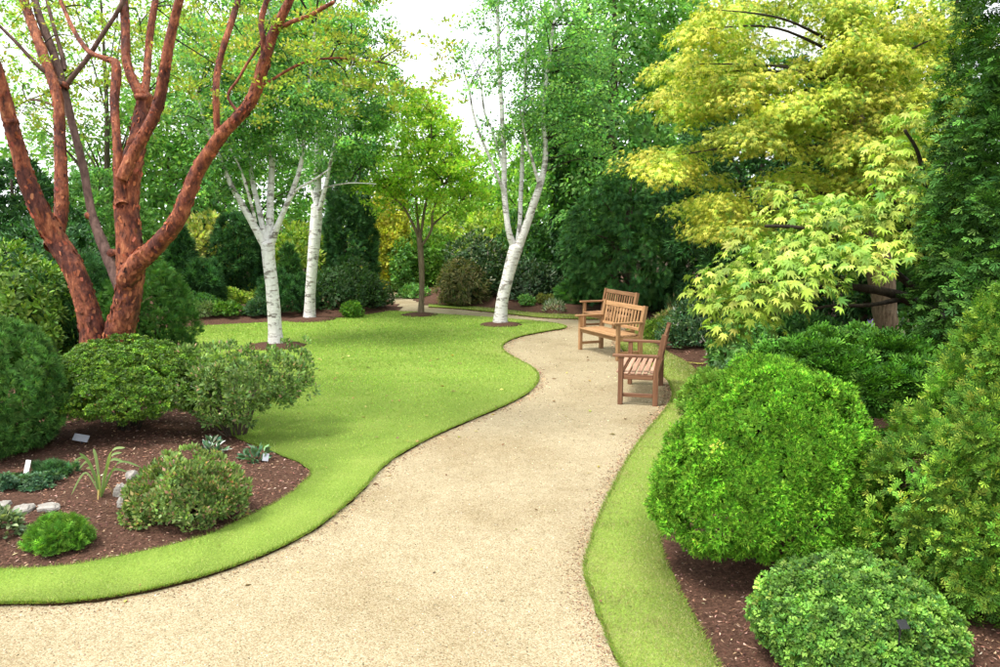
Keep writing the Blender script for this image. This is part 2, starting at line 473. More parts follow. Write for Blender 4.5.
# ------------------------------------------------------------------ crowns
PROF = {
    'dome': lambda t: np.where(t < .22, .86 + .14 * np.sin(np.clip(t / .22, 0, 1) * math.pi / 2), np.sqrt(np.clip(1 - ((t - .22) / .78) ** 2, 0, 1))),
    'mound': lambda t: np.sqrt(np.clip(1 - np.clip((t - .1) / .9, 0, 1) ** 2.4, 0, 1)) * (.9 + .1 * np.clip(t / .1, 0, 1)),
    'round': lambda t: np.sqrt(np.clip(1 - (2 * t - 1) ** 2, 0, 1)) ** .8,
    'flat': lambda t: np.sqrt(np.clip(1 - ((t - .55) / .55) ** 2, 0, 1)),
    'cone': lambda t: (1 - t) ** .75 * np.clip(.75 + t * 4, 0, 1),
    'column': lambda t: np.clip(1 - t ** 3.5, 0, 1) ** .6 * np.clip(.8 + t * 2, 0, 1),
    'peak': lambda t: np.clip(1 - t ** 2.2, 0, 1) ** .64 * (.82 + .18 * np.clip(t / .18, 0, 1)),
    'tear': lambda t: np.where(t < .28, .78 + .22 * np.sin(np.clip(t / .28, 0, 1) * math.pi / 2), np.clip(1 - ((t - .28) / .72) ** 1.08, 0, 1)),
    'egg': lambda t: np.sqrt(np.clip(1 - (np.where(t < .38, (t - .38) / .42, (t - .38) / .62)) ** 2, 0, 1)),
}
def surface_points(prof, n, rx, ry, h, t0=0.02, t1=.99, lumpy=.1, lf=3.0, seed=0):
    tt = np.linspace(t0, t1, 200); f = PROF[prof]
    r = f(tt); dr = np.gradient(r, tt)
    R = .5 * (rx + ry)
    w = (r + .05) * np.sqrt(h * h + (dr * R) ** 2); cw = np.cumsum(w); cw /= cw[-1]
    u = (np.arange(n) + rng.random(n)) / n
    t = np.interp(u, cw, tt)
    ph = np.arange(n) * 2.399963 + rng.normal(size=n) * .35
    rr = f(t); drr = np.interp(t, tt, dr)
    pos = np.stack([np.cos(ph) * rr * rx, np.sin(ph) * rr * ry, t * h], -1)
    nor = nrm(np.stack([np.cos(ph) / rx, np.sin(ph) / ry, np.full(n, 0.)], -1) * R + np.stack([np.zeros(n), np.zeros(n), -drr * R / h], -1))
    k = lump(pos / max(R, .1), lf, seed)
    pos = pos + nor * (k * lumpy * R)[:, None]
    return pos, nor, t
def clump_leaves(C, N, rc, per, flat=.7, up=.2, out=.6, rnd=.5, shell=.45, droop=0.0, nup=.5):
    n = len(C) * per
    c = np.repeat(C, per, 0); nn = np.repeat(N, per, 0); r = np.repeat(np.broadcast_to(rc, (len(C),)), per)
    v = rdir(n); d = np.sum(v * nn, 1, keepdims=True)
    v = np.where(d < -.15, v - 2 * d * nn, v)
    d = np.sum(v * nn, 1, keepdims=True)
    v2 = v - nn * d * (1 - flat)
    pos = c + v2 * (r * (shell + (1 - shell) * rng.random(n)))[:, None]
    D = nrm(v * out + nn * .3 + np.array([0, 0, up - droop]) + rdir(n) * rnd)
    L = nrm(nn * (1 - nup) + np.array([0, 0, nup]) + rdir(n) * .45)
    return pos, D, L
def inner_leaves(lv, prof, rx, ry, h, size, colors, tm=DIAMOND, k=.68, dens=1.6, lumpy=.1, lf=3., seed=0):
    size = size * .72
    area = 2 * math.pi * .5 * (rx + ry) * k * (h + .5 * (rx + ry)) * .8
    n = int(dens * area / (size * size * .4)) + 20
    p, nn, t = surface_points(prof, n, rx, ry, h, lumpy=lumpy, lf=lf, seed=seed)
    p[:, :2] *= k; p[:, 2] = p[:, 2] * (.5 + .5 * k) * (.96)
    D = nrm(np.cross(nn, rdir(n)) + nn * .35)
    lv.add(tm, p, D, nn, size * (.7 + .6 * rng.random(n)), pal(colors, n))

def shrub(name, label, cat, x, y, rx, ry, h, prof, tm, colors, clumps, per, leaf, mat='leaf', group=None, z0=0.0, rc=None, weights=None,
          lumpy=.1, lf=3., up=.2, out=.6, rnd=.5, droop=0., nup=.5, flat=.7, inner=3.0, stems=5, lift=0.0, part='foliage', extra=None, t0=.02, aspect=None, seed=None, bark='bark_dark', dens=1.6, cj=.18, lean=(0, 0), stem_r=1.0, ragged=1.0, inner_k=.68):
    seed = seed if seed is not None else rng.integers(0, 99)
    o = empty(name, (x, y, z0), label, cat, group)
    lv = Leaves(); hh = h - lift
    C, N, t = surface_points(prof, clumps, rx, ry, hh, t0=t0, lumpy=lumpy, lf=lf, seed=seed)
    if rc is None: rc = 1.08 * math.sqrt(2 * math.pi * rx * (hh + rx) * .7 / clumps / math.pi)

    rcs = rc * (.7 + .6 * rng.random(clumps))
    pos, D, L = clump_leaves(C - N * (rc * (.3 + ragged * (-.65 + 1.25 * rng.random(clumps))))[:, None], N, rcs, per, flat, up, out, rnd, .45, droop, nup)
    col = pal(colors, len(pos), weights) * np.repeat(np.exp(rng.normal(size=(clumps, 1)) * cj), per, 0)
    lv.add(tm, pos, D, L, leaf * (.65 + .7 * rng.random(len(pos))), np.clip(col, .002, .85), aspect)
    if inner: inner_leaves(lv, prof, rx, ry, hh, leaf * inner, colors[:3], TUFT4 if mat == 'conifer' and leaf > .07 else DIAMOND, k=inner_k, lumpy=lumpy, lf=lf, seed=seed, dens=dens * (.8 if mat == 'conifer' and leaf > .07 else 1.25))
    keep = [v for v in lv.V]
    V = np.concatenate(keep); V[:, 2] = np.maximum(V[:, 2] + lift, .012)
    V[:, 0] += lean[0] * V[:, 2] / h; V[:, 1] += lean[1] * V[:, 2] / h
    me = mesh_from(name + '_' + part, V, np.concatenate(lv.F), M[mat], np.concatenate(lv.C)); TRI[0] += len(me.polygons)
    link(part, me, o)
    if stems:
        mb = MB()
        for i in range(stems):
            a = rng.random() * 6.28; q = .25 + .5 * rng.random()
            b0 = np.array([math.cos(a) * rx * .1, math.sin(a) * ry * .1, -.05])
            tz = .45 + .35 * rng.random(); q *= float(PROF[prof](np.array([tz]))[0]) * .85
            e = np.array([math.cos(a) * rx * q + lean[0] * tz, math.sin(a) * ry * q + lean[1] * tz, h * tz])
            m_ = (b0 + e) / 2 + rng.normal(size=3) * .06 * rx; 
            pth = catmull([b0, m_, e], 4); mb.tube(pth, np.linspace(.022, .006, len(pth)) * max(.7, rx * 1.2) * stem_r, 6)
        link('stem', mb.mesh(name + '_stem', M[bark]), o)
    return o

def tree(name, label, cat, x, y, h, rx, ry, crown0, prof, tm, colors, clumps, per, leaf, trunk_r, mat='leaf', group=None, rc=None, limbs=14, bark='bark', fill=.35,
         lumpy=.16, lf=2.2, droop=.25, up=.0, out=.6, rnd=.6, nup=.55, lean=(0, 0), weights=None, cj=.2, flat=.6, inner=0, inner_k=.62, z0=0.0, aspect=None):
    """a trunk with limbs and a crown of leaf clumps spread over and through its volume"""
    o = empty(name, (x, y, z0), label, cat, group)
    ch = h - crown0; seed = rng.integers(0, 99)
    C, N, t = surface_points(prof, clumps, rx, ry, ch, lumpy=lumpy, lf=lf, seed=seed)
    k = np.where(rng.random(clumps) < fill, .35 + .5 * rng.random(clumps), .9 + .1 * rng.random(clumps))
    C[:, :2] *= k[:, None]; C[:, 2] += crown0
    C[:, 0] += lean[0] * C[:, 2] / h; C[:, 1] += lean[1] * C[:, 2] / h
    if rc is None: rc = 1.15 * math.sqrt(2 * math.pi * rx * (ch + rx) * .7 / clumps / math.pi)
    rcs = rc * (.65 + .7 * rng.random(clumps))
    lv = Leaves()
    Nu = nrm(N + np.array([0, 0, .7]))
    pos, D, L = clump_leaves(C, Nu, rcs, per, flat, up, out, rnd, .3, droop, nup)
    col = pal(colors, len(pos), weights) * np.repeat(np.exp(rng.normal(size=(clumps, 1)) * cj), per, 0)
    lv.add(tm, pos, D, L, leaf * (.65 + .7 * rng.random(len(pos))), np.clip(col, .002, .85), aspect)
    if inner:
        l2 = Leaves(); inner_leaves(l2, prof, rx, ry, ch, leaf * inner, colors[:3], TUFT4 if mat == 'conifer' else DIAMOND, k=inner_k, dens=1.0, lumpy=lumpy, lf=lf, seed=seed)
        v = np.concatenate(l2.V); v[:, 2] += crown0
        lv.V.append(v); lv.F.append(np.concatenate(l2.F) + lv.n); lv.C.append(np.concatenate(l2.C)); lv.n += len(v)
    V = np.concatenate(lv.V); V[:, 2] = np.maximum(V[:, 2], .02)
    me = mesh_from(name + '_crown', V, np.concatenate(lv.F), M[mat], np.concatenate(lv.C)); TRI[0] += len(me.polygons)
    link('crown', me, o)
    mb = MB()
    top = np.array([lean[0] * .92, lean[1] * .92, h * .92])
    tp = catmull([(0, 0, -.1), (rng.normal() * .1, rng.normal() * .1, h * .3) + np.array([lean[0], lean[1], 0]) * .3, top * .6 + rng.normal(size=3) * .1 * np.array([1, 1, 0]), top], 5)
    mb.tube(tp, trunk_r * np.linspace(1.15, .12, len(tp)), 8)
    pick = rng.choice(clumps, min(limbs, clumps), replace=False)
    for i in pick:
        e = C[i]; zs = max(crown0 * .7, e[2] * (.45 + .3 * rng.random())); q = min(zs / (h * .92), .95)
        s = tp[int(q * (len(tp) - 1))]
        m_ = s * .5 + e * .5 + np.array([0, 0, .12 * np.linalg.norm(e - s)])
        pth = catmull([s, m_, e], 4); mb.tube(pth, np.linspace(trunk_r * .38 * (1 - .6 * q), trunk_r * .06, len(pth)), 5)
    link('trunk', mb.mesh(name + '_trunk', M[bark]), o)
    return o

# a plant given by where it shows in the picture: the base gives its distance
def px_place(cx, base, width, top, depth=1.0):
    g = G(cx, base); r = width / 2 * MPP(g[1], .4)
    yc = g[1] + r * depth * .8
    xc = g[0] * yc / g[1]
    r = width / 2 * MPP(yc, .5)
    return xc, yc, r, P(cx, top, yc)[2]

# ------------------------------------------------------------------ ground
def gpts(px, per=6): 
    return catmull([G(a, b)[:2] for a, b in px], per)
def in_poly(p, poly):
    x, y = p[:, 0], p[:, 1]; inside = np.zeros(len(p), bool); q = np.roll(poly, -1, 0)
    for (x0, y0), (x1, y1) in zip(poly, q):
        if y0 == y1: continue
        c = ((y0 > y) != (y1 > y)) & (x < (x1 - x0) * (y - y0) / (y1 - y0) + x0)
        inside ^= c
    return inside
def edge_dist(p, chain):
    d = np.full(len(p), 1e9)
    for a, b in zip(chain[:-1], chain[1:]):
        ab = b - a; t = np.clip(((p - a) @ ab) / max(ab @ ab, 1e-9), 0, 1)
        d = np.minimum(d, np.linalg.norm(p - a - t[:, None] * ab, axis=1))
    return d
def slab(name, poly, ztop, zbot, mat, side):
    n = len(poly)
    wob = rng.normal(size=(n, 2)) * .006
    poly = poly + np.c_[lump(np.c_[poly, np.zeros(n)], 9, 1), lump(np.c_[poly, np.zeros(n)], 9, 5)] * .02
    bm = bmesh.new()
    bm.faces.new([bm.verts.new((p[0], p[1], 0)) for p in poly]).normal_update(); bm.verts.index_update()
    bmesh.ops.triangulate(bm, faces=bm.faces[:], quad_method='BEAUTY', ngon_method='EAR_CLIP')
    tris = np.array([[v.index for v in f.verts] for f in bm.faces]); bm.free()
    a = poly[tris]
    cr = (a[:, 1, 0] - a[:, 0, 0]) * (a[:, 2, 1] - a[:, 0, 1]) - (a[:, 1, 1] - a[:, 0, 1]) * (a[:, 2, 0] - a[:, 0, 0])
    tris[cr < 0] = tris[cr < 0][:, ::-1]
    V = np.concatenate([np.c_[poly, np.full(n, ztop)], np.c_[poly + wob, np.full(n, zbot)]])
    i = np.arange(n); j = (i + 1) % n
    me = mesh_from(name, V, [tris, np.stack([i, j, j + n, i + n], -1)], mat)
    me.materials.append(side)
    me.polygons.foreach_set('material_index', np.r_[np.zeros(len(tris), np.int32), np.ones(n, np.int32)])
    return link(name, me, None, 'structure')

LAWN_PATH = [(-300, 607), (-60, 604), (0, 602), (60, 601), (120, 594), (180, 581), (230, 566), (275, 548), (310, 530), (340, 508), (365, 485), (382, 466), (405, 450),
             (440, 432), (480, 415), (510, 402), (530, 390), (538, 378), (533, 368), (515, 358), (503, 350), (504, 343), (520, 336), (545, 331), (563, 328), (565, 325.5),
             (550, 322.5), (520, 319.5), (480, 316.5), (440, 314), (415, 312), (388, 311)]
LAWN_BACK = [(380, 312.5), (360, 315.5), (335, 318), (300, 320.5), (260, 322.5), (220, 324.5), (190, 326.5), (150, 329), (60, 333), (-100, 338), (-300, 345)]
BED_EDGE = [(-300, 385), (0, 381), (100, 386), (150, 393), (180, 406), (210, 422), (240, 438), (262, 447), (285, 456), (304, 464), (312, 472), (300, 486), (280, 500), (250, 515),
            (215, 532), (170, 545), (120, 556), (60, 566), (0, 569), (-60, 572), (-300, 577)]
lp, lb, be = gpts(LAWN_PATH), gpts(LAWN_BACK, 3), gpts(BED_EDGE)
lawn_poly = np.concatenate([lp, lb, be])
lawn_fine = np.concatenate([gpts(LAWN_PATH, 18), gpts(LAWN_BACK, 3), gpts(BED_EDGE, 16)])
STRIP_L = [(650, 720), (623, 667), (610, 640), (599, 612), (589, 585), (585, 565), (590, 545), (600, 515), (614, 485), (632, 452), (648, 430), (661, 415), (670, 403), (673, 392),
           (668, 380), (655, 368), (640, 358), (624, 350), (618, 342), (622, 335), (628, 328), (624, 322.5), (608, 319), (580, 318.5), (540, 317), (500, 312.5), (460, 308.5), (428, 306.5)]
STRIP_R = [(428, 304), (460, 305.5), (500, 309), (540, 313), (580, 314.5), (610, 314), (632, 318), (641, 325), (646, 335), (656, 345), (673, 355), (689, 364), (698, 376), (698, 395),
           (692, 420), (684, 450), (672, 480), (663, 512), (660, 540), (667, 565), (684, 600), (703, 634), (720, 667), (752, 720)]
sl, sr = gpts(STRIP_L), gpts(STRIP_R)
strip_poly = np.concatenate([sl, sr])
strip_fine = np.concatenate([gpts(STRIP_L, 18), gpts(STRIP_R, 16)])

def sheet(name, x0, x1, y0, y1, z, mat):
    me = mesh_from(name, [(x0, y0, z), (x1, y0, z), (x1, y1, z), (x0, y1, z)], np.array([[0, 1, 2, 3]]), mat)
    return link(name, me, None, 'structure')
sheet('ground', -500, 500, -300, 900, -.12, M['soil'])
sheet('gravel_path', -14, 9, -2, 36, -.028, M['gravel'])
slab('lawn', lawn_fine, 0.0, -.075, M['lawn'], M['edge'])
slab('grass_verge', strip_fine, -.004, -.075, M['lawn'], M['edge'])

def bed(name, poly, chain, x0, x1, y0, y1, step, rise, reach=.9, base=-.014, extra=.05):
    xs, ys = np.arange(x0, x1 + step, step), np.arange(y0, y1 + step, step)
    X, Y = np.meshgrid(xs, ys); p = np.c_[X.ravel(), Y.ravel()]
    ins = in_poly(p, poly); d = edge_dist(p, chain)
    s = np.clip(d / reach, 0, 1); s = s * s * (3 - 2 * s)
    z = np.where(ins, base + rise * s, np.where(d < step * 1.5, base, -.085))
    z = z + np.where(ins, .012 * lump(np.c_[p, np.zeros(len(p))], 5.0) * s, 0)
    nx, ny = len(xs), len(ys)
    i, j = np.meshgrid(np.arange(nx - 1), np.arange(ny - 1)); a = (j * nx + i).ravel()
    F = np.stack([a, a + 1, a + nx + 1, a + nx], -1)
    used = ins | (d < step * 1.5)
    F = F[used[F].all(1)]
    me = mesh_from(name, np.c_[p, z], F, M['mulch'], smooth=True)
    link(name, me, None, 'structure')
    return lambda q: np.where(in_poly(q, poly), base + rise * (lambda s: s * s * (3 - 2 * s))(np.clip(edge_dist(q, chain) / reach, 0, 1)), base)
left_poly = np.concatenate([be, [[be[-1][0] - 1, be[-1][1]], [be[0][0] - 1, be[0][1]]]])
z_left = bed('shrub_bed', left_poly, be, -8.2, -1.2, 5, 12.5, .09, .10)
lp_end = gpts(LAWN_BACK, 6)
BB_R = [(388, 310), (393, 307), (390, 303), (380, 299), (360, 296.5), (330, 294)]
bbr = gpts(BB_R)
back_poly = np.concatenate([bbr[::-1], lp_end, [[-16, lp_end[-1][1]], [-16, 36], [bbr[-1][0], 36]]])
back_chain = np.concatenate([bbr[::-1], lp_end])
z_back = bed('back_bed', back_poly, back_chain, -16, -2.5, 14, 36, .2, .16, 1.2)
RB_far = gpts([(428, 303), (418, 299.5), (414, 296), (412, 293)])
right_chain = np.concatenate([RB_far[::-1], sr])
right_poly = np.concatenate([right_chain, [[9.5, sr[-1][1]], [9.5, 36], [RB_far[-1][0], 36]]])
z_right = bed('border_bed', right_poly, right_chain, -4, 9.5, 2.2, 36, .14, .16, 1.1)

# ---- scattered ground cover pieces
def rand_in(poly, n, ymax=None, power=1.0, xlim=None):
    """points in poly, denser near the camera"""
    lo, hi = poly.min(0).copy(), poly.max(0).copy()
    if ymax: hi[1] = min(hi[1], ymax)
    if xlim: lo[0], hi[0] = max(lo[0], xlim[0]), min(hi[0], xlim[1])
    out, got = [], 0
    while got < n:
        k = int(n * 2.5) + 100
        # y with density ~ y^-power
        u = rng.random(k); a, b = max(lo[1], 2.5), hi[1]; q = 1 - power
        y = a * (b / a) ** u if abs(q) < 1e-6 else (a ** q + u * (b ** q - a ** q)) ** (1 / q)
        x = lo[0] + rng.random(k) * (hi[0] - lo[0])
        p = np.c_[x, y]
        p = p[np.abs(p[:, 0]) < p[:, 1] * .72 + .6]
        p = p[in_poly(p, poly)]
        out.append(p); got += len(p)
    return np.concatenate(out)[:n]
def blades(name, p, z, hgt, cols, w, lean=.9, worn=.12):
    n = len(p); lv = Leaves()
    D = nrm(np.c_[rng.normal(size=(n, 2)) * lean, np.ones(n)])
    dist = p[:, 1]
    S = hgt * (.6 + .8 * rng.random(n)) * np.clip(dist / 9, .8, 1.5)
    asp = np.clip(dist / 7, .8, 3.2)
    p3 = np.c_[p, 0 * p[:, :1]]
    dry = (np.clip(.5 * lump(p3, 1.9, 7) + .5 * lump(p3, 6.5, 3) + .1, 0, 1) * worn)[:, None]
    ed = np.exp(-edge_dist(p, lp) / .35)[:, None] * (.45 + .4 * rng.random((n, 1)))
    dry = np.clip(dry + ed * .7, 0, .8)
    base = pal(cols, n, w) * (1 - dry) + dry * np.array([.52, .46, .22])
    S = S * (1 + .35 * np.clip(lump(p3, 11, 9), 0, 1))
    lv.add(BLADE, np.c_[p, np.full(n, z)], D, rdir(n), S, base * (1 + .16 * lump(np.c_[p, 0 * p[:, :1]], 1.3, 4) + .10 * lump(np.c_[p, 0 * p[:, :1]], 5, 2))[:, None], asp)
    me = lv.mesh(name, M['grass']); TRI[0] += n
    return link(name, me, None, 'stuff')
GREEN = [(.21, .37, .06), (.28, .44, .075), (.36, .48, .10), (.46, .49, .2)]
q = rand_in(lawn_poly, 135000, 22, 1.9)
b1 = blades('lawn_grass', q, 0, .022, GREEN, [.3, .4, .24, .06])
tag(b1, 'short bright green grass of the mown lawn', 'grass')
q = rand_in(strip_poly, 70000, 22, 1.9)
b2 = blades('verge_grass', q, -.004, .021, [(.22, .29, .075), (.30, .34, .10), (.42, .40, .16), (.54, .48, .27)], [.24, .32, .27, .17], worn=.75)
tag(b2, 'short yellowish grass of the verge between gravel and border', 'grass')
# unmown fringe along the cut edges
def fringe(chain, n, z, out):
    seg = np.linalg.norm(np.diff(chain, axis=0), axis=1); dist = .5 * (chain[1:, 1] + chain[:-1, 1])
    w = seg * np.clip(8 / dist, 0, 3) * (dist < 24); i = rng.choice(len(seg), n, p=w / w.sum()); t = rng.random(n)[:, None]
    p = chain[i] * (1 - t) + chain[i + 1] * t
    tn = nrm(chain[i + 1] - chain[i]); nr = np.c_[tn[:, 1], -tn[:, 0]] * out
    p = p + nr * (rng.random(n)[:, None] * .03 - .02)
    return p, nr
lv = Leaves()
for chain, n, o_ in ((lp, 20000, 1), (sl, 11000, -1), (be, 7000, 1), (sr, 5000, -1)):
    p, nr = fringe(chain, n, 0, o_)
    D = nrm(np.c_[nr * (.1 + .9 * rng.random((n, 1))) + rng.normal(size=(n, 2)) * .35, .35 + .6 * rng.random(n)])
    asp = np.clip(p[:, 1] / 7, .8, 3)
    lv.add(BLADE, np.c_[p, np.full(n, -.008)], D, rdir(n), .03 * (.5 + rng.random(n)), pal([(.16, .27, .04), (.22, .33, .05), (.32, .30, .09)], n, [.4, .4, .2]), asp)
me = lv.mesh('edge_grass', M['grass']); TRI[0] += len(me.polygons)
tag(link('edge_grass', me, None, 'stuff'), 'longer grass blades hanging over the cut turf edges', 'grass')

def chips(name, p, z, cols, size, label, w=None, tm=TETRA, mat='chips', cat='mulch', flat=.25):
    n = len(p); lv = Leaves(); a = rng.random(n) * 6.283
    D = nrm(np.c_[np.cos(a), np.sin(a), rng.normal(size=n) * flat]); N = nrm(np.c_[rng.normal(size=(n, 2)) * flat, np.ones(n)])
    lv.add(tm, np.c_[p, z], D, N, size * (.5 + rng.random(n)) * np.clip(p[:, 1] / 7, .8, 1.8), pal(cols, n, w, .35), .6 + .8 * rng.random(n), .12)
    me = lv.mesh(name, M[mat]); TRI[0] += len(me.polygons)
    return tag(link(name, me, None, 'stuff'), label, cat)
MUL = [(.065, .033, .023), (.14, .072, .05), (.23, .13, .092), (.38, .26, .19)]
q = rand_in(left_poly, 16000, 11, 1.6, (-7, 0))
chips('bark_mulch', q, z_left(q) + .004, MUL, .028, 'reddish brown bark chips on the shrub bed beside the maple', [.3, .38, .24, .08])
q = rand_in(right_poly, 16000, 16, 2.2)
chips('bark_mulch', q, z_right(q) + .004, MUL, .028, 'reddish brown bark chips on the border bed beyond the benches', [.3, .38, .24, .08])
# loose stones on the path
path_zone = np.array([[-7, 2.6], [4.2, 2.6], [4.2, 17.5], [0, 17.5]])
q = rand_in(path_zone, 42000, 17, 2.0)
q = q[~in_poly(q, lawn_poly) & ~in_poly(q, strip_poly) & ~in_poly(q, left_poly) & ~in_poly(q, right_poly)]
PEB = [(.22, .17, .10), (.30, .25, .155), (.36, .31, .20), (.45, .41, .30), (.20, .12, .08)]
chips('loose_gravel', q, np.full(len(q), -.027), PEB, .0048, 'fine buff gravel stones lying loose on the path', [.2, .34, .27, .12, .07], PYR, 'pebble', 'gravel', .5)
# leaf litter and bark crumbs gathered along the edges of the path
lv = []
for chain, n, o_ in ((lp, 2600, 1), (sl, 3800, -1)):
    p, nr = fringe(chain, n, 0, o_); lv.append(p + nr * (.03 + np.abs(rng.normal(size=(n, 1))) * .07))
q = np.concatenate(lv)
chips('path_litter', q, np.full(len(q), -.026), [(.12, .06, .04), (.22, .13, .08), (.38, .26, .15)], .02, 'brown crumbs gathered along the edges of the gravel path', cat='litter')

# fallen leaves blown over path, verge and lawn
n = 150
fx = np.c_[rng.uniform(-3.5, 2.6, n), rng.uniform(4.2, 14, n)]
fx = fx[~in_poly(fx, left_poly) & ~in_poly(fx, right_poly)]
on = in_poly(fx, lawn_poly) | in_poly(fx, strip_poly)
chips('fallen_leaves', fx, np.where(on, .012, -.022), [(.30, .20, .08), (.22, .12, .06), (.38, .34, .10), (.15, .09, .05)], .04, 'odd dry leaves fallen on path and grass', tm=DIAMOND, mat='leaf', cat='leaves')

# ------------------------------------------------------------------ hero trees, limbs followed one by one
def limb_path(px, d, per=7):
    """px: (x, y, width in px[, distance offset])"""
    pts = [P(p[0], p[1], d + (p[3] if len(p) > 3 else 0)) for p in px]
    rad = [p[2] / 2 * MPP(d + (p[3] if len(p) > 3 else 0), pt[2]) for p, pt in zip(px, pts)]
    c = catmull(np.c_[pts, rad], per)
    return c[:, :3], np.maximum(c[:, 3], .004)
def knobby(path, rad, amp):
    n = len(path); s = np.r_[0, np.cumsum(np.linalg.norm(np.diff(path, axis=0), axis=1))] / max(rad.mean() * 6, .05); ph = rng.random(8) * 6.28
    w = lambda k: np.sin(s * 1.0 + ph[k]) + .6 * np.sin(s * 2.3 + ph[k + 1])
    off = np.c_[w(0), w(2), w(4) * .3] * (amp * 1.6 * rad)[:, None]; off[0] = 0
    return path + off, rad * (1 + .05 * w(5))

# ---- paperbark maple
D0 = 9.3
MAPLE = [
    [(108, 425, 52), (102, 380, 46), (95, 345, 38), (85, 307, 31), (69, 267, 30), (52, 240, 31), (38, 212, 28, -.1), (27, 185, 26, -.15), (18, 150, 22, -.2), (8, 112, 20, -.3), (-2, 74, 18, -.4), (-16, 30, 15, -.5), (-26, -30, 12, -.6)],
    [(52, 246, 22, .1), (60, 222, 18, .2), (61, 180, 17, .3), (60, 140, 16, .35), (57, 100, 15, .4), (47, 66, 15, .5), (36, 32, 14, .6), (24, 0, 12, .7), (10, -50, 9, .8)],
    [(111, 425, 56, .1), (113, 380, 50, .08), (117, 345, 42, .05), (126, 310, 36), (130, 284, 35), (131, 258, 36), (128, 225, 32), (127, 196, 32), (130, 168, 30), (136, 140, 24, .1), (140, 112, 22, .2), (143, 94, 22, .2)],
    [(127, 312, 15, .05), (118, 280, 15, .15), (108, 254, 15, .3), (93, 216, 12, .4), (83, 172, 11, .5), (73, 130, 11, .55), (65, 92, 12, .6), (54, 52, 11, .7), (38, 10, 10, .8), (28, -30, 8, .9)],
    [(122, 205, 18, -.15), (117, 170, 14, -.15), (115, 130, 12, -.1), (115, 100, 12, 0), (117, 66, 12, .1), (104, 58, 7, .1), (88, 50, 7, .2), (71, 26, 6, .3), (58, -4, 6, .4)],
    [(143, 96, 16, .2), (130, 70, 14, .25), (125, 48, 13, .3), (123, 0, 11, .4), (122, -50, 9, .5)],
    [(143, 96, 13, .2), (146, 70, 11, .3), (149, 48, 10, .4), (156, 0, 9, .5), (162, -40, 7, .6)],
    [(122, 178, 17, -.2), (133, 152, 16, -.2), (152, 116, 16, -.25), (162, 80, 15, -.3), (169, 48, 14, -.35), (180, 2, 13, -.4), (192, -50, 10, -.5)],
    [(128, 282, 28, -.1), (140, 262, 27, -.2), (156, 248, 25, -.3), (178, 222, 23, -.45), (188, 195, 22, -.5), (197, 168, 21, -.55), (217, 136, 20, -.7), (238, 115, 18, -.8), (252, 98, 17, -.85), (262, 72, 17, -.9), (272, 38, 14, -1.0), (290, 0, 12, -1.1), (310, -45, 9, -1.2)],
    [(218, 132, 10, -.7), (216, 102, 10, -.7), (217, 77, 10, -.65), (223, 46, 9, -.6), (238, 2, 8, -.5), (250, -40, 6, -.4)],
    [(262, 76, 9, -.9), (264, 45, 8, -1.0), (262, 20, 8, -1.0), (270, -10, 7, -1.0)],
    [(276, 30, 7, -1.0), (292, 22, 6, -1.1), (312, 14, 6, -1.2), (334, 2, 5, -1.3)],
    [(256, 92, 6, -.85), (272, 80, 4, -.9), (300, 64, 4, -1.0), (336, 58, 3, -1.1), (378, 62, 2, -1.2)],
    [(238, 112, 5, -.8), (228, 96, 4, -.8), (240, 76, 4, -.75), (262, 40, 4, -.7)],
    [(61, 84, 7, .5), (36, 64, 6, .4), (14, 40, 5, .3), (-10, 16, 4, .2)],
    [(66, 86, 8, .6), (84, 62, 7, .5), (102, 36, 6, .4), (122, 4, 6, .3), (140, -30, 5, .2)],
    [(64, 70, 7, .7), (58, 40, 6, .8), (48, 4, 5, .9), (40, -30, 4, 1.0)],
    [(70, 118, 5, .6), (52, 105, 4, .8), (30, 100, 3, 1.0), (8, 112, 2, 1.2)],
]
def tree_root(name, label, cat, base, group=None):
    return empty(name, base, label, cat, group)
mb0 = G(105, 425)
root = tree_root('paperbark_maple', 'paperbark maple with thick peeling cinnamon red stems rising behind the clipped mound', 'tree', mb0)
tips, fl_pos, fl_out, fl_tan, fl_r = [], [], [], [], []
for i, L in enumerate(MAPLE):
    pth, rad = limb_path(L, D0)
    pth, rad = knobby(pth, rad, .10)
    mb = MB(); mb.tube(pth, rad * .69, 22 if rad[0] > .06 else 9, .035)
    if i in (0, 2):                                    # burrs and healed cuts
        pass
    link('trunk' if i in (0, 2) else 'limb', mb.mesh('maple_limb', M['bark_rosy' if i in (3, 14, 15, 16, 17) else 'paperbark'], origin=mb0), root)
    tips += [pth[-1], pth[-4], pth[int(len(pth) * .7)]]
    n = int(230 * len(L) / 6 * (0 if i in (3, 14, 15, 16, 17) else 1 if rad[0] > .05 else .35))
    k = rng.integers(0, len(pth) - 1, n); f = rng.random(n)[:, None]
    tan = nrm(pth[k + 1] - pth[k]); o_ = np.cross(tan, rdir(n)); o_ = nrm(o_)
    fl_pos.append(pth[k] * (1 - f) + pth[k + 1] * f + o_ * (rad[k] * .70)[:, None]); fl_out.append(o_); fl_tan.append(tan); fl_r.append(rad[k])
pos, out_, tan, rr = map(np.concatenate, (fl_pos, fl_out, fl_tan, fl_r))
n = len(pos)
CURL = T_([(-.5, -.35, -.10), (.5, -.3, -.10), (.55, .05, .02), (-.5, .05, .02), (.48, .38, .07), (-.42, .42, .10), (.30, .52, .24), (-.30, .55, .26)],
          [(0, 1, 2), (0, 2, 3), (3, 2, 4), (3, 4, 5), (5, 4, 6), (5, 6, 7)])
side = np.cross(tan, out_)
lv = Leaves()
dsg = np.where(rng.random(n) < .5, 1, -1)[:, None]
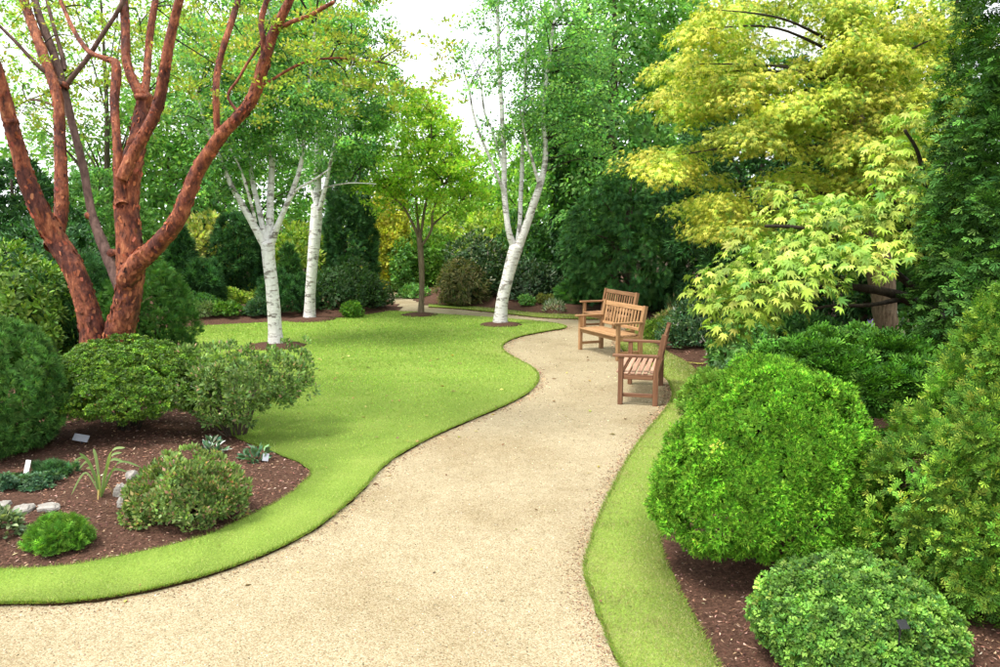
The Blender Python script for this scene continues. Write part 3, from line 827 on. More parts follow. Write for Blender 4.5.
lv.add(CURL, pos, side * dsg + tan * rng.normal(size=(n, 1)) * .4, out_, np.clip(rr * (.09 + .24 * rng.random(n) ** 1.5), .005, .035), pal([(.26, .078, .04), (.36, .115, .06), (.44, .18, .095), (.07, .025, .02), (.16, .058, .042)], n, [.40, .27, .05, .12, .16]), 1.0 + 1.3 * rng.random(n), .1)
link('peeling_bark', lv.mesh('peeling_bark', M['chips'], mb0), root, 'stuff')
# burrs
for (px, py, w, do) in ((87, 308, 19.5, 0.0), (112, 254, 12, .28), (90, 215, 10, .4), (142, 98, 14.5, .2), (64, 86, 10, .55), (11, 121, 13.5, -.3)):
    c = P(px, py, D0 + do); r = w / 2 * MPP(D0 + do, c[2]); mb = MB()
    t = np.linspace(-1, 1, 9); pt = c + np.outer(t * r * .5, [rng.normal() * .3, rng.normal() * .3, 1])
    mb.tube(pt, r * np.array([.75, .9, 1.0, 1.05, 1.06, 1.04, .98, .88, .72]), 16, .05)
    link('burr', mb.mesh('bark_burr', M['paperbark'], origin=mb0), root)
# thin olive spring foliage
lv = Leaves(); mbt = MB()
OLIVE = [(.24, .33, .06), (.31, .38, .08), (.17, .27, .05), (.38, .33, .10)]
cl = [(165, 95, 1.0), (185, 70, .8), (95, 70, .9), (80, 35, .9), (150, 30, 1.2), (205, 60, .6), (235, 90, .2), (250, 60, -.2), (290, 45, -.6), (305, 78, -.9), (330, 75, -1.0), (350, 45, -1.0), (372, 72, -1.1), (395, 60, -1.0),
      (320, 25, -1.1), (345, 8, -1.1), (280, 15, -.6), (240, 30, 0), (205, 25, .4), (110, 20, .8), (60, 20, 1.0), (40, 55, 1.0), (20, 85, 1.1), (95, 100, 1.1), (35, 110, 1.0), (115, 45, 1.4), (180, 10, .9), (410, 85, -.8),
      (265, 100, -.5), (70, 130, 1.3), (100, 85, 1.6), (20, 20, .8), (215, 5, .2), (360, 100, -.6), (420, 50, -.6)]
allp = np.array(tips)
for (px, py, do) in cl:
    c = P(px, py, D0 + do)
    j = np.argmin(np.linalg.norm(allp - c, axis=1)); s = allp[j]
    pt = catmull([s, (s + c) / 2 + np.array([0, 0, .08]), c + rng.normal(size=3) * .1], 4)
    mbt.tube(pt, np.linspace(.010, .003, len(pt)), 5)
    sub = c + rng.normal(size=(9, 3)) * np.array([.32, .3, .13])
    p_, D_, L_ = clump_leaves(sub, np.tile([0, 0, 1.], (9, 1)), .15, 34, .5, 0, .8, .6, .2, .15, .8)
    lv.add(PALM5 if False else DIAMOND, p_, D_, L_, .05 * (.6 + .7 * rng.random(len(p_))), pal(OLIVE, len(p_), [.35, .35, .2, .1]), 1.1)
link('twigs', mbt.mesh('maple_twigs', M['bark_dark'], origin=mb0), root, 'stuff')
me = lv.mesh('maple_crown', M['leaf_thin'], mb0); TRI[0] += len(me.polygons)
link('crown', me, root)

# ---- birches
def birch(label, d, base_px, limbs, crown, leaf, nleaf, cols, group='white stemmed birches on the lawn', bark='birch', name='birch_tree', mat='leaf_thin', cat='tree', clump_r=.34, droop=.5, tm=DIAMOND, weights=None, cj=.2, forkmat=None, slim=.86):
    b = G(*base_px); b[1] = d; b[0] = P(base_px[0], base_px[1], d)[0]; b[2] = 0
    root = tree_root(name, label, cat, b, group)
    ends = []
    for i, L in enumerate(limbs):
        pth, rad = limb_path(L, d); pth, rad = knobby(pth, rad, .06)
        if i == 0:
            pth[0][2] = -.05
            rad[:5] *= np.array([1.22, 1.14, 1.08, 1.04, 1.02])
        rad = rad * (slim if i == 0 else slim * .85)
        mb = MB(); mb.tube(pth, rad, 14 if i == 0 else 9, .015)
        link('trunk' if i == 0 else 'limb', mb.mesh(name + '_limb', M[bark], origin=b), root)
        if i: ends += [pth[j] for j in range(len(pth) // 3, len(pth), 3)]
    ends = np.array(ends)
    cs, tw = [], MB()
    for (px, py, wx, wy, dy, k, do) in crown:
        c0 = P(px, py, d + do); s = MPP(d + do, c0[2])
        q = rng.normal(size=(k, 3)); q = nrm(q) * (rng.random((k, 1)) ** .45)
        cs.append(c0 + q * np.array([wx * s, dy, wy * s]))
    cs = np.concatenate(cs)
    for c in cs[rng.choice(len(cs), min(len(cs), 120), replace=False)]:
        j = np.argmin(np.linalg.norm(ends - c, axis=1) + .4 * np.maximum(0, ends[:, 2] - c[2])); s = ends[j]
        L = np.linalg.norm(c - s)
        pt = catmull([s, s * .45 + c * .55 + np.array([0, 0, .16 * L]), c], 5)
        tw.tube(pt, np.linspace(min(.03, .006 + .008 * L), .004, len(pt)), 5)
    link('twigs', tw.mesh(name + '_twigs', M['bark_dark'] if forkmat is None else M[forkmat], origin=b), root, 'stuff')
    per = max(4, int(nleaf / len(cs)))
    p_, D_, L_ = clump_leaves(cs, nrm(np.tile([0, 0, 1.], (len(cs), 1)) + rng.normal(size=(len(cs), 3)) * .4), clump_r * (.7 + .7 * rng.random(len(cs))), per, .7, 0, .4, .8, .15, droop, .3)
    lv = Leaves()
    col = pal(cols, len(p_), weights) * np.repeat(np.exp(rng.normal(size=(len(cs), 1)) * cj), per, 0)
    lv.add(tm, p_, D_, L_, leaf * (.65 + .7 * rng.random(len(p_))), np.clip(col, .002, .8), 1.2)
    me = lv.mesh(name + '_crown', mat=M[mat], origin=b); TRI[0] += len(me.polygons)
    link('crown', me, root)
    return root
BIRCH = [(.15, .34, .12), (.21, .42, .15), (.28, .48, .16), (.11, .26, .11)]
A = [[(276, 346, 17), (274, 320, 16), (271, 290, 15), (268, 262, 15), (267, 243, 17)],
     [(265, 246, 11), (254, 226, 10, -.1), (242, 206, 9, -.2), (230, 182, 7, -.3), (220, 158, 6, -.4), (206, 126, 4, -.5), (196, 90, 3, -.6)],
     [(266, 240, 9), (259, 208, 7, .1), (252, 178, 6, .2), (246, 140, 5, .3), (238, 95, 4, .4), (230, 40, 3, .5)],
     [(268, 245, 12), (270, 210, 10, .1), (272, 175, 9, .15), (272, 130, 8, .2), (270, 70, 6, .3), (269, 0, 5, .4), (268, -80, 3, .5)],
     [(271, 244, 11), (281, 218, 8, -.1), (292, 192, 7, -.2), (301, 162, 6, -.3), (305, 130, 5, -.35), (309, 80, 4, -.4), (316, 20, 3, -.5)],
     [(286, 206, 5, -.15), (297, 190, 3.5, -.3), (312, 181, 3, -.4), (328, 170, 2.5, -.5)],
     [(256, 222, 4, -.1), (247, 190, 4, -.3), (240, 168, 3, -.4), (226, 140, 2.5, -.5)]]
birch('white birch forking low into five limbs on open lawn in a mulch ring', 15.0, (276, 346), A,
      [(260, 60, 85, 75, 1.8, 130, 0), (225, 120, 45, 55, 1.2, 60, -.3), (300, 110, 45, 55, 1.2, 70, -.3), (265, -40, 100, 70, 2.0, 70, 0), (215, 175, 25, 20, .6, 12, -.3), (270, 160, 40, 35, .8, 26, .3)],
      .07, 40000, BIRCH)
B = [[(310, 319, 13), (311, 290, 12), (313, 262, 12), (316, 230, 13), (317, 205, 12)],
     [(317, 212, 10), (317, 180, 10, .1), (318, 130, 9, .2), (319, 60, 7, .3), (321, 0, 6, .4), (322, -70, 4, .5)],
     [(317, 225, 6), (322, 200, 6, -.2), (330, 165, 5, -.3), (340, 120, 4, -.4), (352, 60, 3, -.5)],
     [(316, 205, 5), (308, 180, 4, .3), (300, 150, 4, .4), (292, 100, 3, .5)],
     [(318, 192, 2.6), (332, 186, 2.2, -.3), (352, 183, 1.8, -.5), (376, 184, 1.2, -.8)]]
birch('slender leaning white birch at the mulched bed edge before the dark column', 19.3, (310, 319), B,
      [(330, 60, 75, 80, 2.2, 110, 0), (355, 120, 45, 50, 1.4, 50, -.2), (310, -40, 90, 70, 2.4, 60, 0), (335, 165, 35, 25, 1.0, 22, 0)], .085, 32000, BIRCH)
Cb = [[(501, 324, 15), (503, 300, 14), (508, 277, 14), (513, 258, 16), (517, 246, 17)],
      [(515, 252, 10), (508, 228, 9, -.1), (505, 198, 8, -.1), (504, 160, 7, -.1), (501, 100, 6, 0), (499, 50, 5, .1), (497, 0, 4, .2), (495, -60, 3, .3)],
      [(517, 246, 7), (520, 222, 6, .2), (521, 185, 6, .3), (523, 140, 5, .4), (525, 80, 3.5, .5), (528, 10, 3, .6)],
      [(518, 250, 13), (528, 222, 11, -.1), (538, 192, 10, -.2), (544, 165, 9, -.2), (545, 140, 7, -.2), (543, 110, 6, -.1), (549, 60, 5, 0), (556, 0, 4, .1), (560, -50, 3, .2)],
      [(505, 196, 5, -.1), (495, 170, 4, -.3), (484, 145, 4, -.4), (475, 120, 3, -.5), (468, 84, 2.5, -.6)],
      [(504, 170, 4, -.1), (492, 130, 3, .1), (484, 110, 3, .2), (480, 70, 2, .3)],
      [(540, 188, 5, -.2), (532, 160, 4, -.4), (524, 130, 3, -.5), (518, 95, 2, -.6)]]
birch('white birch with three upright limbs and twigs against open sky where the path bends', 18.3, (501, 324), Cb,
      [(520, 40, 60, 55, 1.5, 46, 0), (548, 105, 42, 55, 1.4, 60, 0), (570, 50, 45, 60, 1.6, 55, .3), (478, 80, 30, 60, 1.0, 14, -.3), (520, -40, 80, 50, 1.6, 40, 0), (522, 130, 25, 30, .8, 16, -.2), (590, 120, 30, 60, 1.2, 40, 0)],
      .078, 21000, BIRCH, clump_r=.42)
Y = [[(421, 316, 10), (421.5, 296, 9), (421, 270, 9), (420, 243, 9), (419, 232, 9)],
     [(420, 240, 6), (412, 222, 5, -.2), (404, 208, 4, -.3), (392, 196, 3, -.4), (382, 180, 2.5, -.5)],
     [(419, 236, 6), (417, 214, 5, .2), (415, 190, 4, .3), (412, 160, 3, .4), (408, 125, 2.5, .5)],
     [(420, 236, 5), (424, 214, 5, 0), (428, 190, 4, 0), (430, 160, 3, 0), (432, 110, 2.5, 0)],
     [(422, 246, 5), (431, 230, 4.5, -.2), (433, 212, 4, -.3), (439, 196, 3, -.4), (452, 170, 2.5, -.5)],
     [(432, 226, 4, -.2), (444, 215, 3, 0), (458, 205, 2.5, .2), (470, 190, 2, .3)]]
birch('small young tree with slim grey brown trunk and fresh lime green crown by the path', 20.3, (421, 316), Y,
      [(425, 162, 66, 52, 1.7, 100, 0), (398, 186, 44, 32, 1.3, 44, -.2), (455, 180, 36, 38, 1.3, 48, -.2), (425, 118, 44, 32, 1.2, 45, 0), (470, 205, 20, 16, .6, 12, 0)],
      .095, 15000, [(.30, .54, .07), (.40, .62, .09), (.23, .45, .06), (.50, .65, .12)], None, 'bark_tan', 'lawn_tree', clump_r=.32, droop=.2, tm=DIAMOND, slim=.66)

# ---- mulch rings under the lawn trees
def ring(px, d, w, label):
    c = P(px[0], px[1], d); r = w / 2 * MPP(d)
    n = 40; a = np.linspace(0, 6.283, n, endpoint=False); rr = r * (1 + .04 * rng.normal(size=n))
    V = [(0, 0, .05)] + [(math.cos(t) * q * .55, math.sin(t) * q * .55, .045) for t, q in zip(a, rr)] + [(math.cos(t) * q, math.sin(t) * q, .008) for t, q in zip(a, rr)] + [(math.cos(t) * q, math.sin(t) * q, -.03) for t, q in zip(a, rr)]
    i = np.arange(n); j = (i + 1) % n
    me = mesh_from('mulch_ring', np.array(V), [np.stack([np.zeros(n, int), 1 + i, 1 + j], -1), np.concatenate([np.stack([1 + i, 1 + n + i, 1 + n + j, 1 + j], -1), np.stack([1 + n + i, 1 + 2 * n + i, 1 + 2 * n + j, 1 + n + j], -1)])], M['mulch'], smooth=True)
    o = link('mulch_ring', me, None, 'structure'); o.location = (c[0], d, 0)
ring((276, 347), 14.9, 60, ''); ring((310, 319), 19.2, 50, ''); ring((501, 324), 18.2, 42, ''); ring((420, 316), 20.2, 36, '')

# ------------------------------------------------------------------ palettes
DARK = [(.036, .10, .034), (.052, .145, .044), (.075, .19, .056), (.027, .078, .028)]
DEEP = [(.052, .145, .038), (.074, .19, .048), (.10, .23, .058), (.036, .105, .03)]
MIDG = [(.14, .32, .085), (.19, .39, .105), (.24, .44, .12), (.10, .24, .07)]
FRESH = [(.10, .24, .03), (.14, .30, .035), (.18, .34, .045), (.07, .19, .03)]
LIME = [(.115, .30, .022), (.165, .37, .028), (.085, .235, .02), (.22, .41, .04)]
GOLD = [(.63, .57, .075), (.73, .66, .11), (.48, .51, .065), (.24, .36, .045)]
YELG = [(.27, .41, .06), (.36, .48, .08), (.20, .33, .05), (.44, .52, .11)]
BLUEG = [(.06, .13, .065), (.08, .17, .085), (.11, .20, .10), (.04, .10, .05)]

# ------------------------------------------------------------------ bed beside the maple
def near(name, label, cat, cx, base, width, top, prof, tm, cols, clumps, per, leaf, depth=1.0, zf=None, **kw):
    x, y, r, zt = px_place(cx, base, width, top, depth)
    z0 = float(zf(np.array([[x, y]]))[0]) if zf is not None else 0.0
    return shrub(name, label, cat, x, y, r, r * depth, zt - z0, prof, tm, cols, clumps, per, leaf, z0=z0, **kw)

near('yew_bush', 'big dark green yew bush with rounded top at the edge of the shrub bed', 'bush', -12, 478, 142, 318, 'egg', TUFT, [(.065, .165, .035), (.09, .21, .045), (.125, .26, .055), (.045, .115, .028)], 420, 26, .058, zf=z_left, mat='conifer', lumpy=.07, lf=4, inner=3.5, up=.35)
near('mound_conifer', 'clipped low mound of glossy yellowish green foliage in front of the red maple stems', 'bush', 131, 452, 168, 342, 'dome', ROSE1, [(.065, .15, .014), (.10, .21, .018), (.16, .28, .024), (.035, .085, .012)], 860, 22, .022, zf=z_left, mat='leaf_gloss', lumpy=.06, lf=6, inner=4, up=.6, depth=.9, lift=.26, cj=.25, ragged=.45, stems=7)
near('azalea_bush', 'open grey green azalea with bare twisted stems and pinkish buds near the lawn', 'bush', 238, 446, 142, 350, 'flat', DIAMOND, [(.13, .23, .065), (.18, .29, .085), (.23, .33, .11), (.08, .14, .04), (.46, .29, .22)], 260, 40, .045, zf=z_left, weights=[.3, .3, .2, .16, .05], lumpy=.22, lf=5, inner=2, dens=.6, up=.5, depth=.85, lift=.32, stems=26, stem_r=.5, bark='bark')
near('azalea_bush', 'low spreading azalea with bronze pink young leaves on the bark mulch', 'bush', 191, 532, 114, 458, 'dome', DIAMOND, [(.15, .24, .07), (.20, .30, .09), (.26, .34, .12), (.10, .16, .05), (.42, .25, .18), (.44, .32, .16)], 260, 36, .034, zf=z_left, weights=[.27, .27, .16, .15, .08, .07], lumpy=.2, lf=5, inner=2.4, up=.6, depth=.8, stems=9)
near('dwarf_conifer', 'tiny bright green dwarf conifer between the two pale stones', 'bush', 60, 554, 52, 523, 'dome', SPRAY, [(.12, .28, .035), (.17, .34, .04), (.08, .20, .03)], 70, 26, .06, zf=z_left, mat='conifer', lumpy=.2, lf=6, inner=2, up=.5, stems=3, depth=.8)
near('sedum_mat', 'low blue green leafy mat beside the upright white label', 'plant', 24, 500, 66, 480, 'dome', ROSETTE, BLUEG, 34, 20, .035, zf=z_left, lumpy=.25, lf=6, inner=2, up=.5, stems=0, depth=.6)
near('sedum_mat', 'small feathery green tuft next to the white label', 'plant', 55, 487, 34, 466, 'dome', TUFT, [(.06, .15, .06), (.09, .20, .08)], 26, 24, .05, zf=z_left, lumpy=.25, lf=6, inner=0, up=.8, stems=0, depth=.7)
near('alpine_plant', 'pale grey green rosette plant spreading over the rockery stones', 'plant', 0, 543, 36, 514, 'dome', OVAL, [(.16, .22, .11), (.22, .28, .15), (.10, .16, .07)], 24, 18, .06, zf=z_left, mat='leaf', lumpy=.25, lf=6, inner=0, up=.2, stems=0, depth=.7)
near('seedling_plant', 'small fine green seedling plant at the foot of the low azalea', 'plant', 136, 531, 20, 516, 'dome', OVAL, [(.10, .2, .05), (.14, .26, .06)], 10, 14, .03, zf=z_left, inner=0, stems=2)
near('hosta_plant', 'blue green round leaved clump under the bare azalea stems', 'plant', 254, 464, 18, 453, 'dome', OVAL, BLUEG, 9, 8, .08, zf=z_left, mat='leaf_gloss', inner=0, up=.3, stems=0)
near('hosta_plant', 'white edged blue green clump behind the low azalea', 'plant', 212, 458, 18, 446, 'dome', OVAL, BLUEG + [(.5, .55, .5)], 9, 8, .075, zf=z_left, mat='leaf_gloss', inner=0, up=.5, stems=0)

# strap leaved plant: every leaf its own
def strap_plant(label, px, base, leaves, group=None):
    g = G(px, base); g[2] = float(z_left(g[None, :2])[0]); s = MPP(g[1])
    o = empty('strap_leaf_plant', g, label, 'plant', group)
    for (tx, ty, bend, w, col) in leaves:
        a = rng.random() * 6.28
        do = rng.normal() * .12
        e = np.array([(tx - px) * s, do, (base - ty) * s])
        mid = np.array([e[0] * .45, do * .5, max(e[2] * .6, 0) + bend])
        c = catmull([(0, 0, 0), mid, e], 7); T = nrm(np.gradient(c, axis=0)); S = nrm(np.cross(T, [0, 1, .15]) * 0 + np.cross(T, np.cross(T, [0, .2, 1.]) + [0, .6, 0]))
        t = np.linspace(0, 1, len(c)); ww = .33 * w * (.45 + .9 * np.sin(np.clip(t * 1.05, 0, 1) * math.pi * .8)) * np.clip((1.02 - t) * 6, .02, 1)
        up = np.cross(S, T)
        V = np.concatenate([c - S * ww[:, None], c - up * (ww * .35)[:, None], c + S * ww[:, None]]); n = len(c); i = np.arange(n - 1)
        Q = np.concatenate([np.stack([i, i + 1, n + i + 1, n + i], -1), np.stack([n + i, n + i + 1, 2 * n + i + 1, 2 * n + i], -1)])
        me = mesh_from('strap_leaf', V, Q, M['leaf'], np.tile(col, (3 * n, 1)), smooth=True)
        link('leaf', me, o)
    return o
g1, g2, ye = (.17, .26, .09), (.24, .33, .13), (.55, .42, .16)
strap_plant('strap leaved plant with pale arching green blades and withered yellow ones', 102, 508,
            [(90, 458, .05, .026, g1), (98, 457, .06, .026, g2), (133, 454, .12, .024, g2), (135, 466, .12, .024, g1), (78, 470, .14, .02, g1), (140, 478, .14, .018, g1), (124, 462, .1, .022, g2), (72, 484, .16, .018, g2),
             (72, 505, .2, .018, g2), (88, 478, .08, .022, g2), (112, 478, .06, .026, g2), (96, 487, .06, .022, g1), (97, 515, .06, .014, ye), (102, 517, .08, .014, ye), (113, 515, .08, .014, ye), (109, 508, .1, .012, ye), (125, 484, .1, .02, g1)])

# rocks
def rock(label, px, py, w, h, depth, zf, seed, group=None):
    r = np.random.default_rng(seed)
    g = G(px, py); y = g[1] + depth / 2; x = g[0] * y / g[1]; s = MPP(y)
    z0 = float(zf(np.array([[x, y]]))[0])
    n, k = 12, 8; V = []
    for i in range(k):
        th = math.pi * (i + .5) / k
        for j in range(n):
            a = 2 * math.pi * j / n; d = np.array([math.sin(th) * math.cos(a), math.sin(th) * math.sin(a), math.cos(th)])
            d = np.sign(d) * np.abs(d) ** .75
            V.append(d)
    V = np.array(V); V = V * (1 + .13 * lump(V, 2.6, seed) + .05 * r.normal(size=len(V)))[:, None] * np.array([w * s / 2, depth / 2, h * s * .62])
    V[:, 2] += h * s * .25
    Q = [(i * n + j, i * n + (j + 1) % n, (i + 1) * n + (j + 1) % n, (i + 1) * n + j) for i in range(k - 1) for j in range(n)]
    me = bpy.data.meshes.new('rock'); me.from_pydata([tuple(v) for v in V], [], [q[::-1] for q in Q] + [tuple(range(n)), tuple(range(k * n - 1, k * n - n - 1, -1))])
    me.materials.append(M['stone']); me.update()
    o = link('rock', me); o.location = (x, y, z0)
    return tag(o, label, 'rock', group)
RG = 'pale rockery stones in the shrub bed'
rock('flat pale stone half buried behind the tiny dwarf conifer', 50, 523, 22, 6, .14, z_left, 1, RG)
rock('rounded buff stone next to the grey green rosette plant', 25, 526, 18, 8, .16, z_left, 2, RG)
rock('small grey stone behind the rosette plant at the bed side', 5, 520, 12, 7, .12, z_left, 3, RG)
rock('pitted grey stone leaning between strap leaves and low azalea', 121, 508, 11, 13, .12, z_left, 4, RG)
rock('white chipped stone at the foot of the low azalea', 124, 518, 10, 11, .1, z_left, 5, RG)
rock('upper grey stone peeping out above the low azalea', 133, 490, 11, 9, .12, z_left, 6, RG)

# labels
def plant_label(label, px, base, w, h, mat, zf=None, tilt=.5, z=None, stake='black', group='plant name labels', y=None, yaw=0.0):
    g = G(px, base) if y is None else P(px, base, y); s = MPP(g[1], 0 if z is None else z)
    g[2] = float(zf(g[None, :2])[0]) if zf is not None else (z or 0)
    o = empty('plant_label', g, label, 'label', group, yaw)
    hm = h * s
    pl = link('plate', box_mesh('label_plate', w * s, .004, hm * .75, M[mat], .001), o); pl.location = (0, 0, hm * .62); pl.rotation_euler = (-tilt, tilt * .25, 0)
    st = link('stake', box_mesh('label_stake', .012, .006, hm * .6 + .1, M[stake], .001), o); st.location = (0, .012, hm * .3 - .05)
    return o
plant_label('upright white plant label leaning among the blue green mat', 29, 487, 5, 18, 'white', z_left, .35, stake='white')
plant_label('low grey plant label in the shade under the clipped mound', 82, 452, 15, 10, 'zinc', z_left, .7)
plant_label('blue grey plant label at the lawn edge by the azalea stems', 266, 464, 6, 10, 'zinc', z_left, .4)

# ------------------------------------------------------------------ behind the maple
near('laurel_bush', 'bright layered yellow green bush behind the leaning maple stem', 'bush', 14, 395, 135, 248, 'egg', OVAL, [(.09, .19, .025), (.13, .24, .03), (.18, .28, .04), (.05, .12, .02)], 260, 26, .075, mat='leaf_gloss', lumpy=.14, lf=5, inner=3, nup=.8, up=.1)
near('fir_bush', 'dense green rounded conifer behind the stem with the arching limb', 'bush', 152, 384, 84, 262, 'egg', SPRAY, [(.04, .12, .022), (.06, .16, .03), (.085, .19, .035)], 300, 22, .09, mat='conifer', lumpy=.1, inner=2.6, up=.5)
near('yew_bush', 'dark shaded yew filling the gap behind the two maple stems', 'bush', 88, 380, 90, 258, 'egg', TUFT, DARK, 200, 20, .1, mat='conifer', lumpy=.12, inner=3, up=.3)
near('holly_bush', 'dark leafy bush with low skirt behind the fir and laurel', 'bush', 52, 358, 110, 215, 'egg', OVAL, DARK, 240, 22, .10, mat='leaf_gloss', lumpy=.16, inner=3)

# ------------------------------------------------------------------ bed across the lawn
BG = 'shrubs in the bed across the lawn'
def far(name, label, cat, cx, base, width, top, prof, tm, cols, clumps, per, leaf, **kw):
    kw.setdefault('group', BG); kw.setdefault('inner', 2.4); kw.setdefault('stems', 4)
    return near(name, label, cat, cx, base, width, top, prof, tm, cols, clumps, per, leaf, zf=z_back, **kw)
far('box_bush', 'clipped dark round box bush at the corner of the far bed', 'bush', 198, 321, 34, 296, 'round', DIAMOND, DEEP, 70, 22, .07)
far('hebe_bush', 'pale grey green twiggy hebe beside the dark round box', 'bush', 206, 322, 20, 303, 'dome', LONG, [(.13, .2, .07), (.18, .25, .1)], 30, 22, .09, inner=2)
far('box_hedge', 'low square topped bright green hedge by the golden flowers', 'hedge', 227, 321, 30, 303, 'mound', DIAMOND, [(.08, .19, .03), (.12, .24, .035)], 50, 22, .08)
far('flowering_shrub', 'low shrub covered in yellow green flower heads behind the square hedge', 'shrub', 233, 310, 34, 292, 'dome', DIAMOND, YELG, 44, 22, .09)
far('flowering_shrub', 'small pink flowering shrub behind the yellow green one', 'shrub', 231, 300, 22, 286, 'dome', DIAMOND, [(.5, .25, .24), (.42, .17, .17), (.12, .2, .05)], 30, 20, .09)
far('lavender_bush', 'rounded blue green bush beside the forked birch trunk', 'bush', 258, 320, 24, 301, 'dome', TUFT4, BLUEG, 40, 22, .1)
far('lime_shrub', 'bright yellow green shrub glowing behind the blue green bush', 'shrub', 257, 306, 30, 289, 'dome', DIAMOND, YELG, 40, 20, .1)
far('pine_shrub', 'black green spiky pine shrub below the golden shrub', 'shrub', 203, 313, 40, 262, 'egg', TUFT, DARK, 110, 18, .16, mat='conifer', inner=2, lumpy=.2)
far('golden_shrub', 'tall soft golden shrub rising behind the black green pine shrub', 'shrub', 210, 305, 56, 218, 'egg', DIAMOND, [(.42, .45, .12), (.52, .52, .16), (.32, .40, .10)], 120, 24, .15, lumpy=.15)
far('dark_conifer', 'tall narrow black green conifer next to the golden shrub', 'tree', 182, 312, 44, 222, 'cone', TUFT, DARK, 130, 18, .17, mat='conifer', inner=2.2)
far('dark_yew', 'broad dark domed conifer with bare trunk between golden shrub and forked birch', 'tree', 243, 306, 54, 214, 'egg', TUFT, DARK, 170, 20, .15, mat='conifer', lift=.35, inner=2.2)
far('dark_conifer', 'small pointed dark conifer between the two birch trunks', 'tree', 291, 306, 28, 242, 'cone', TUFT, DEEP, 70, 16, .15, mat='conifer', inner=2.2)
far('golden_shrub', 'bright yellow green shrub seen between the two birch trunks', 'shrub', 300, 300, 60, 226, 'egg', DIAMOND, YELG, 110, 22, .15, lumpy=.15)
far('juniper_bush', 'low dark juniper spreading behind the forked birch trunk', 'bush', 288, 318, 50, 276, 'dome', TUFT, DARK, 110, 18, .13, mat='conifer', inner=2.2, lumpy=.18)
far('cotoneaster_bush', 'wide dark green mounded shrub behind the leaning birch', 'bush', 343, 314, 80, 268, 'dome', DIAMOND, [(.03, .075, .025), (.045, .10, .03), (.06, .12, .04)], 170, 24, .09, lumpy=.2, lf=5)
far('cotoneaster_bush', 'dull green shrub hanging over the corner of the path', 'bush', 373, 309, 34, 280, 'dome', DIAMOND, [(.05, .10, .035), (.07, .13, .05), (.09, .14, .06)], 80, 22, .08, lumpy=.2)
far('box_bush', 'small bright green ball bush on the mulch past the leaning birch', 'bush', 352, 318, 20, 302, 'round', DIAMOND, FRESH, 44, 24, .06)
far('cypress_column', 'tall dark columnar cypress behind the leaning birch', 'tree', 352, 300, 48, 160, 'column', SPRAY, DARK, 330, 22, .18, mat='conifer', inner=2.2, lumpy=.1, up=.5, stems=3)
far('golden_cypress', 'tall bright golden column conifer beside the dark cypress', 'tree', 388, 291, 42, 186, 'column', DIAMOND, [(.54, .53, .08), (.64, .62, .11), (.44, .49, .08)], 220, 26, .15, mat='leaf', inner=2.2, lumpy=.12, up=.4, stems=3)
far('laurel_bush', 'rounded mid green shrub behind the small young tree', 'bush', 427, 291, 56, 232, 'egg', DIAMOND, [(.11, .24, .035), (.15, .30, .045), (.08, .19, .03)], 140, 24, .13, lumpy=.15)
far('golden_shrub', 'soft lime yellow shrub behind the mid green one by the young tree', 'shrub', 440, 286, 44, 214, 'egg', DIAMOND, YELG, 120, 24, .16, lumpy=.15)
far('box_bush', 'low flat green bush at the far turn of the path', 'bush', 413, 298, 28, 286, 'mound', DIAMOND, MIDG, 44, 22, .09)
far('laurel_bush', 'shaded green shrub between golden column and path turn', 'bush', 402, 292, 22, 240, 'egg', DIAMOND, MIDG, 70, 22, .12, lumpy=.15)

# ------------------------------------------------------------------ beyond the path bend
RGp = 'shrubs beyond the bend of the path'
def bend(*a, **kw):
    kw.setdefault('group', RGp); kw.setdefault('inner', 2.4); kw.setdefault('stems', 4)
    return near(*a, zf=z_right, **kw)
bend('rhododendron_bush', 'large rhododendron with cream flower trusses beyond the path bend', 'bush', 476, 303, 62, 236, 'egg', OVAL, [(.045, .10, .035), (.065, .13, .05), (.09, .16, .06), (.45, .42, .32)], 170, 24, .11, weights=[.35, .32, .22, .11], mat='leaf_gloss', lumpy=.15)
bend('heather_bush', 'low bronze green arching bush in front of the cream rhododendron', 'bush', 463, 306, 48, 262, 'dome', LONG, [(.12, .13, .045), (.17, .17, .06), (.08, .11, .035), (.24, .21, .10)], 120, 26, .13, lumpy=.15, droop=.5)
bend('laurel_bush', 'dark evergreen bush with dull leaves next to the three limbed birch', 'bush', 534, 306, 54, 264, 'dome', OVAL, [(.03, .075, .03), (.045, .095, .04), (.08, .12, .06)], 120, 22, .11, lumpy=.18, mat='leaf_gloss')
bend('laurel_bush', 'tall shaded evergreen behind the three limbed birch', 'bush', 528, 299, 60, 214, 'egg', DIAMOND, DEEP, 170, 22, .15, lumpy=.15)
bend('lime_shrub', 'acid yellow green shrub lit up behind the birch fork', 'shrub', 492, 291, 66, 212, 'egg', DIAMOND, YELG, 150, 24, .16, lumpy=.18)
bend('box_bush', 'small dark ball bush on the bark beyond the bend', 'bush', 527, 309, 16, 296, 'round', DIAMOND, MIDG, 24, 22, .06)
bend('box_bush', 'small yellowish ball bush next to the dark ball', 'bush', 545, 309, 16, 295, 'round', DIAMOND, [(.18, .2, .05), (.24, .25, .07), (.12, .16, .04)], 24, 22, .06)
bend('variegated_tuft', 'little white striped grass tuft at the verge beyond the bend', 'plant', 554, 313, 18, 303, 'dome', LONG, [(.35, .42, .28), (.14, .24, .1), (.5, .52, .42)], 20, 18, .11, inner=0, up=.8, stems=0)
bend('flowering_shrub', 'small pink flowering bush by the ivy trunk', 'shrub', 560, 302, 24, 287, 'dome', DIAMOND, [(.5, .3, .3), (.42, .22, .22), (.1, .16, .05)], 30, 20, .08)
bend('fern_clump', 'dark bushy fern filling the ground between ivy trunk and hemlock', 'plant', 585, 309, 40, 280, 'dome', SPRAY, DEEP, 80, 18, .2, lumpy=.2)
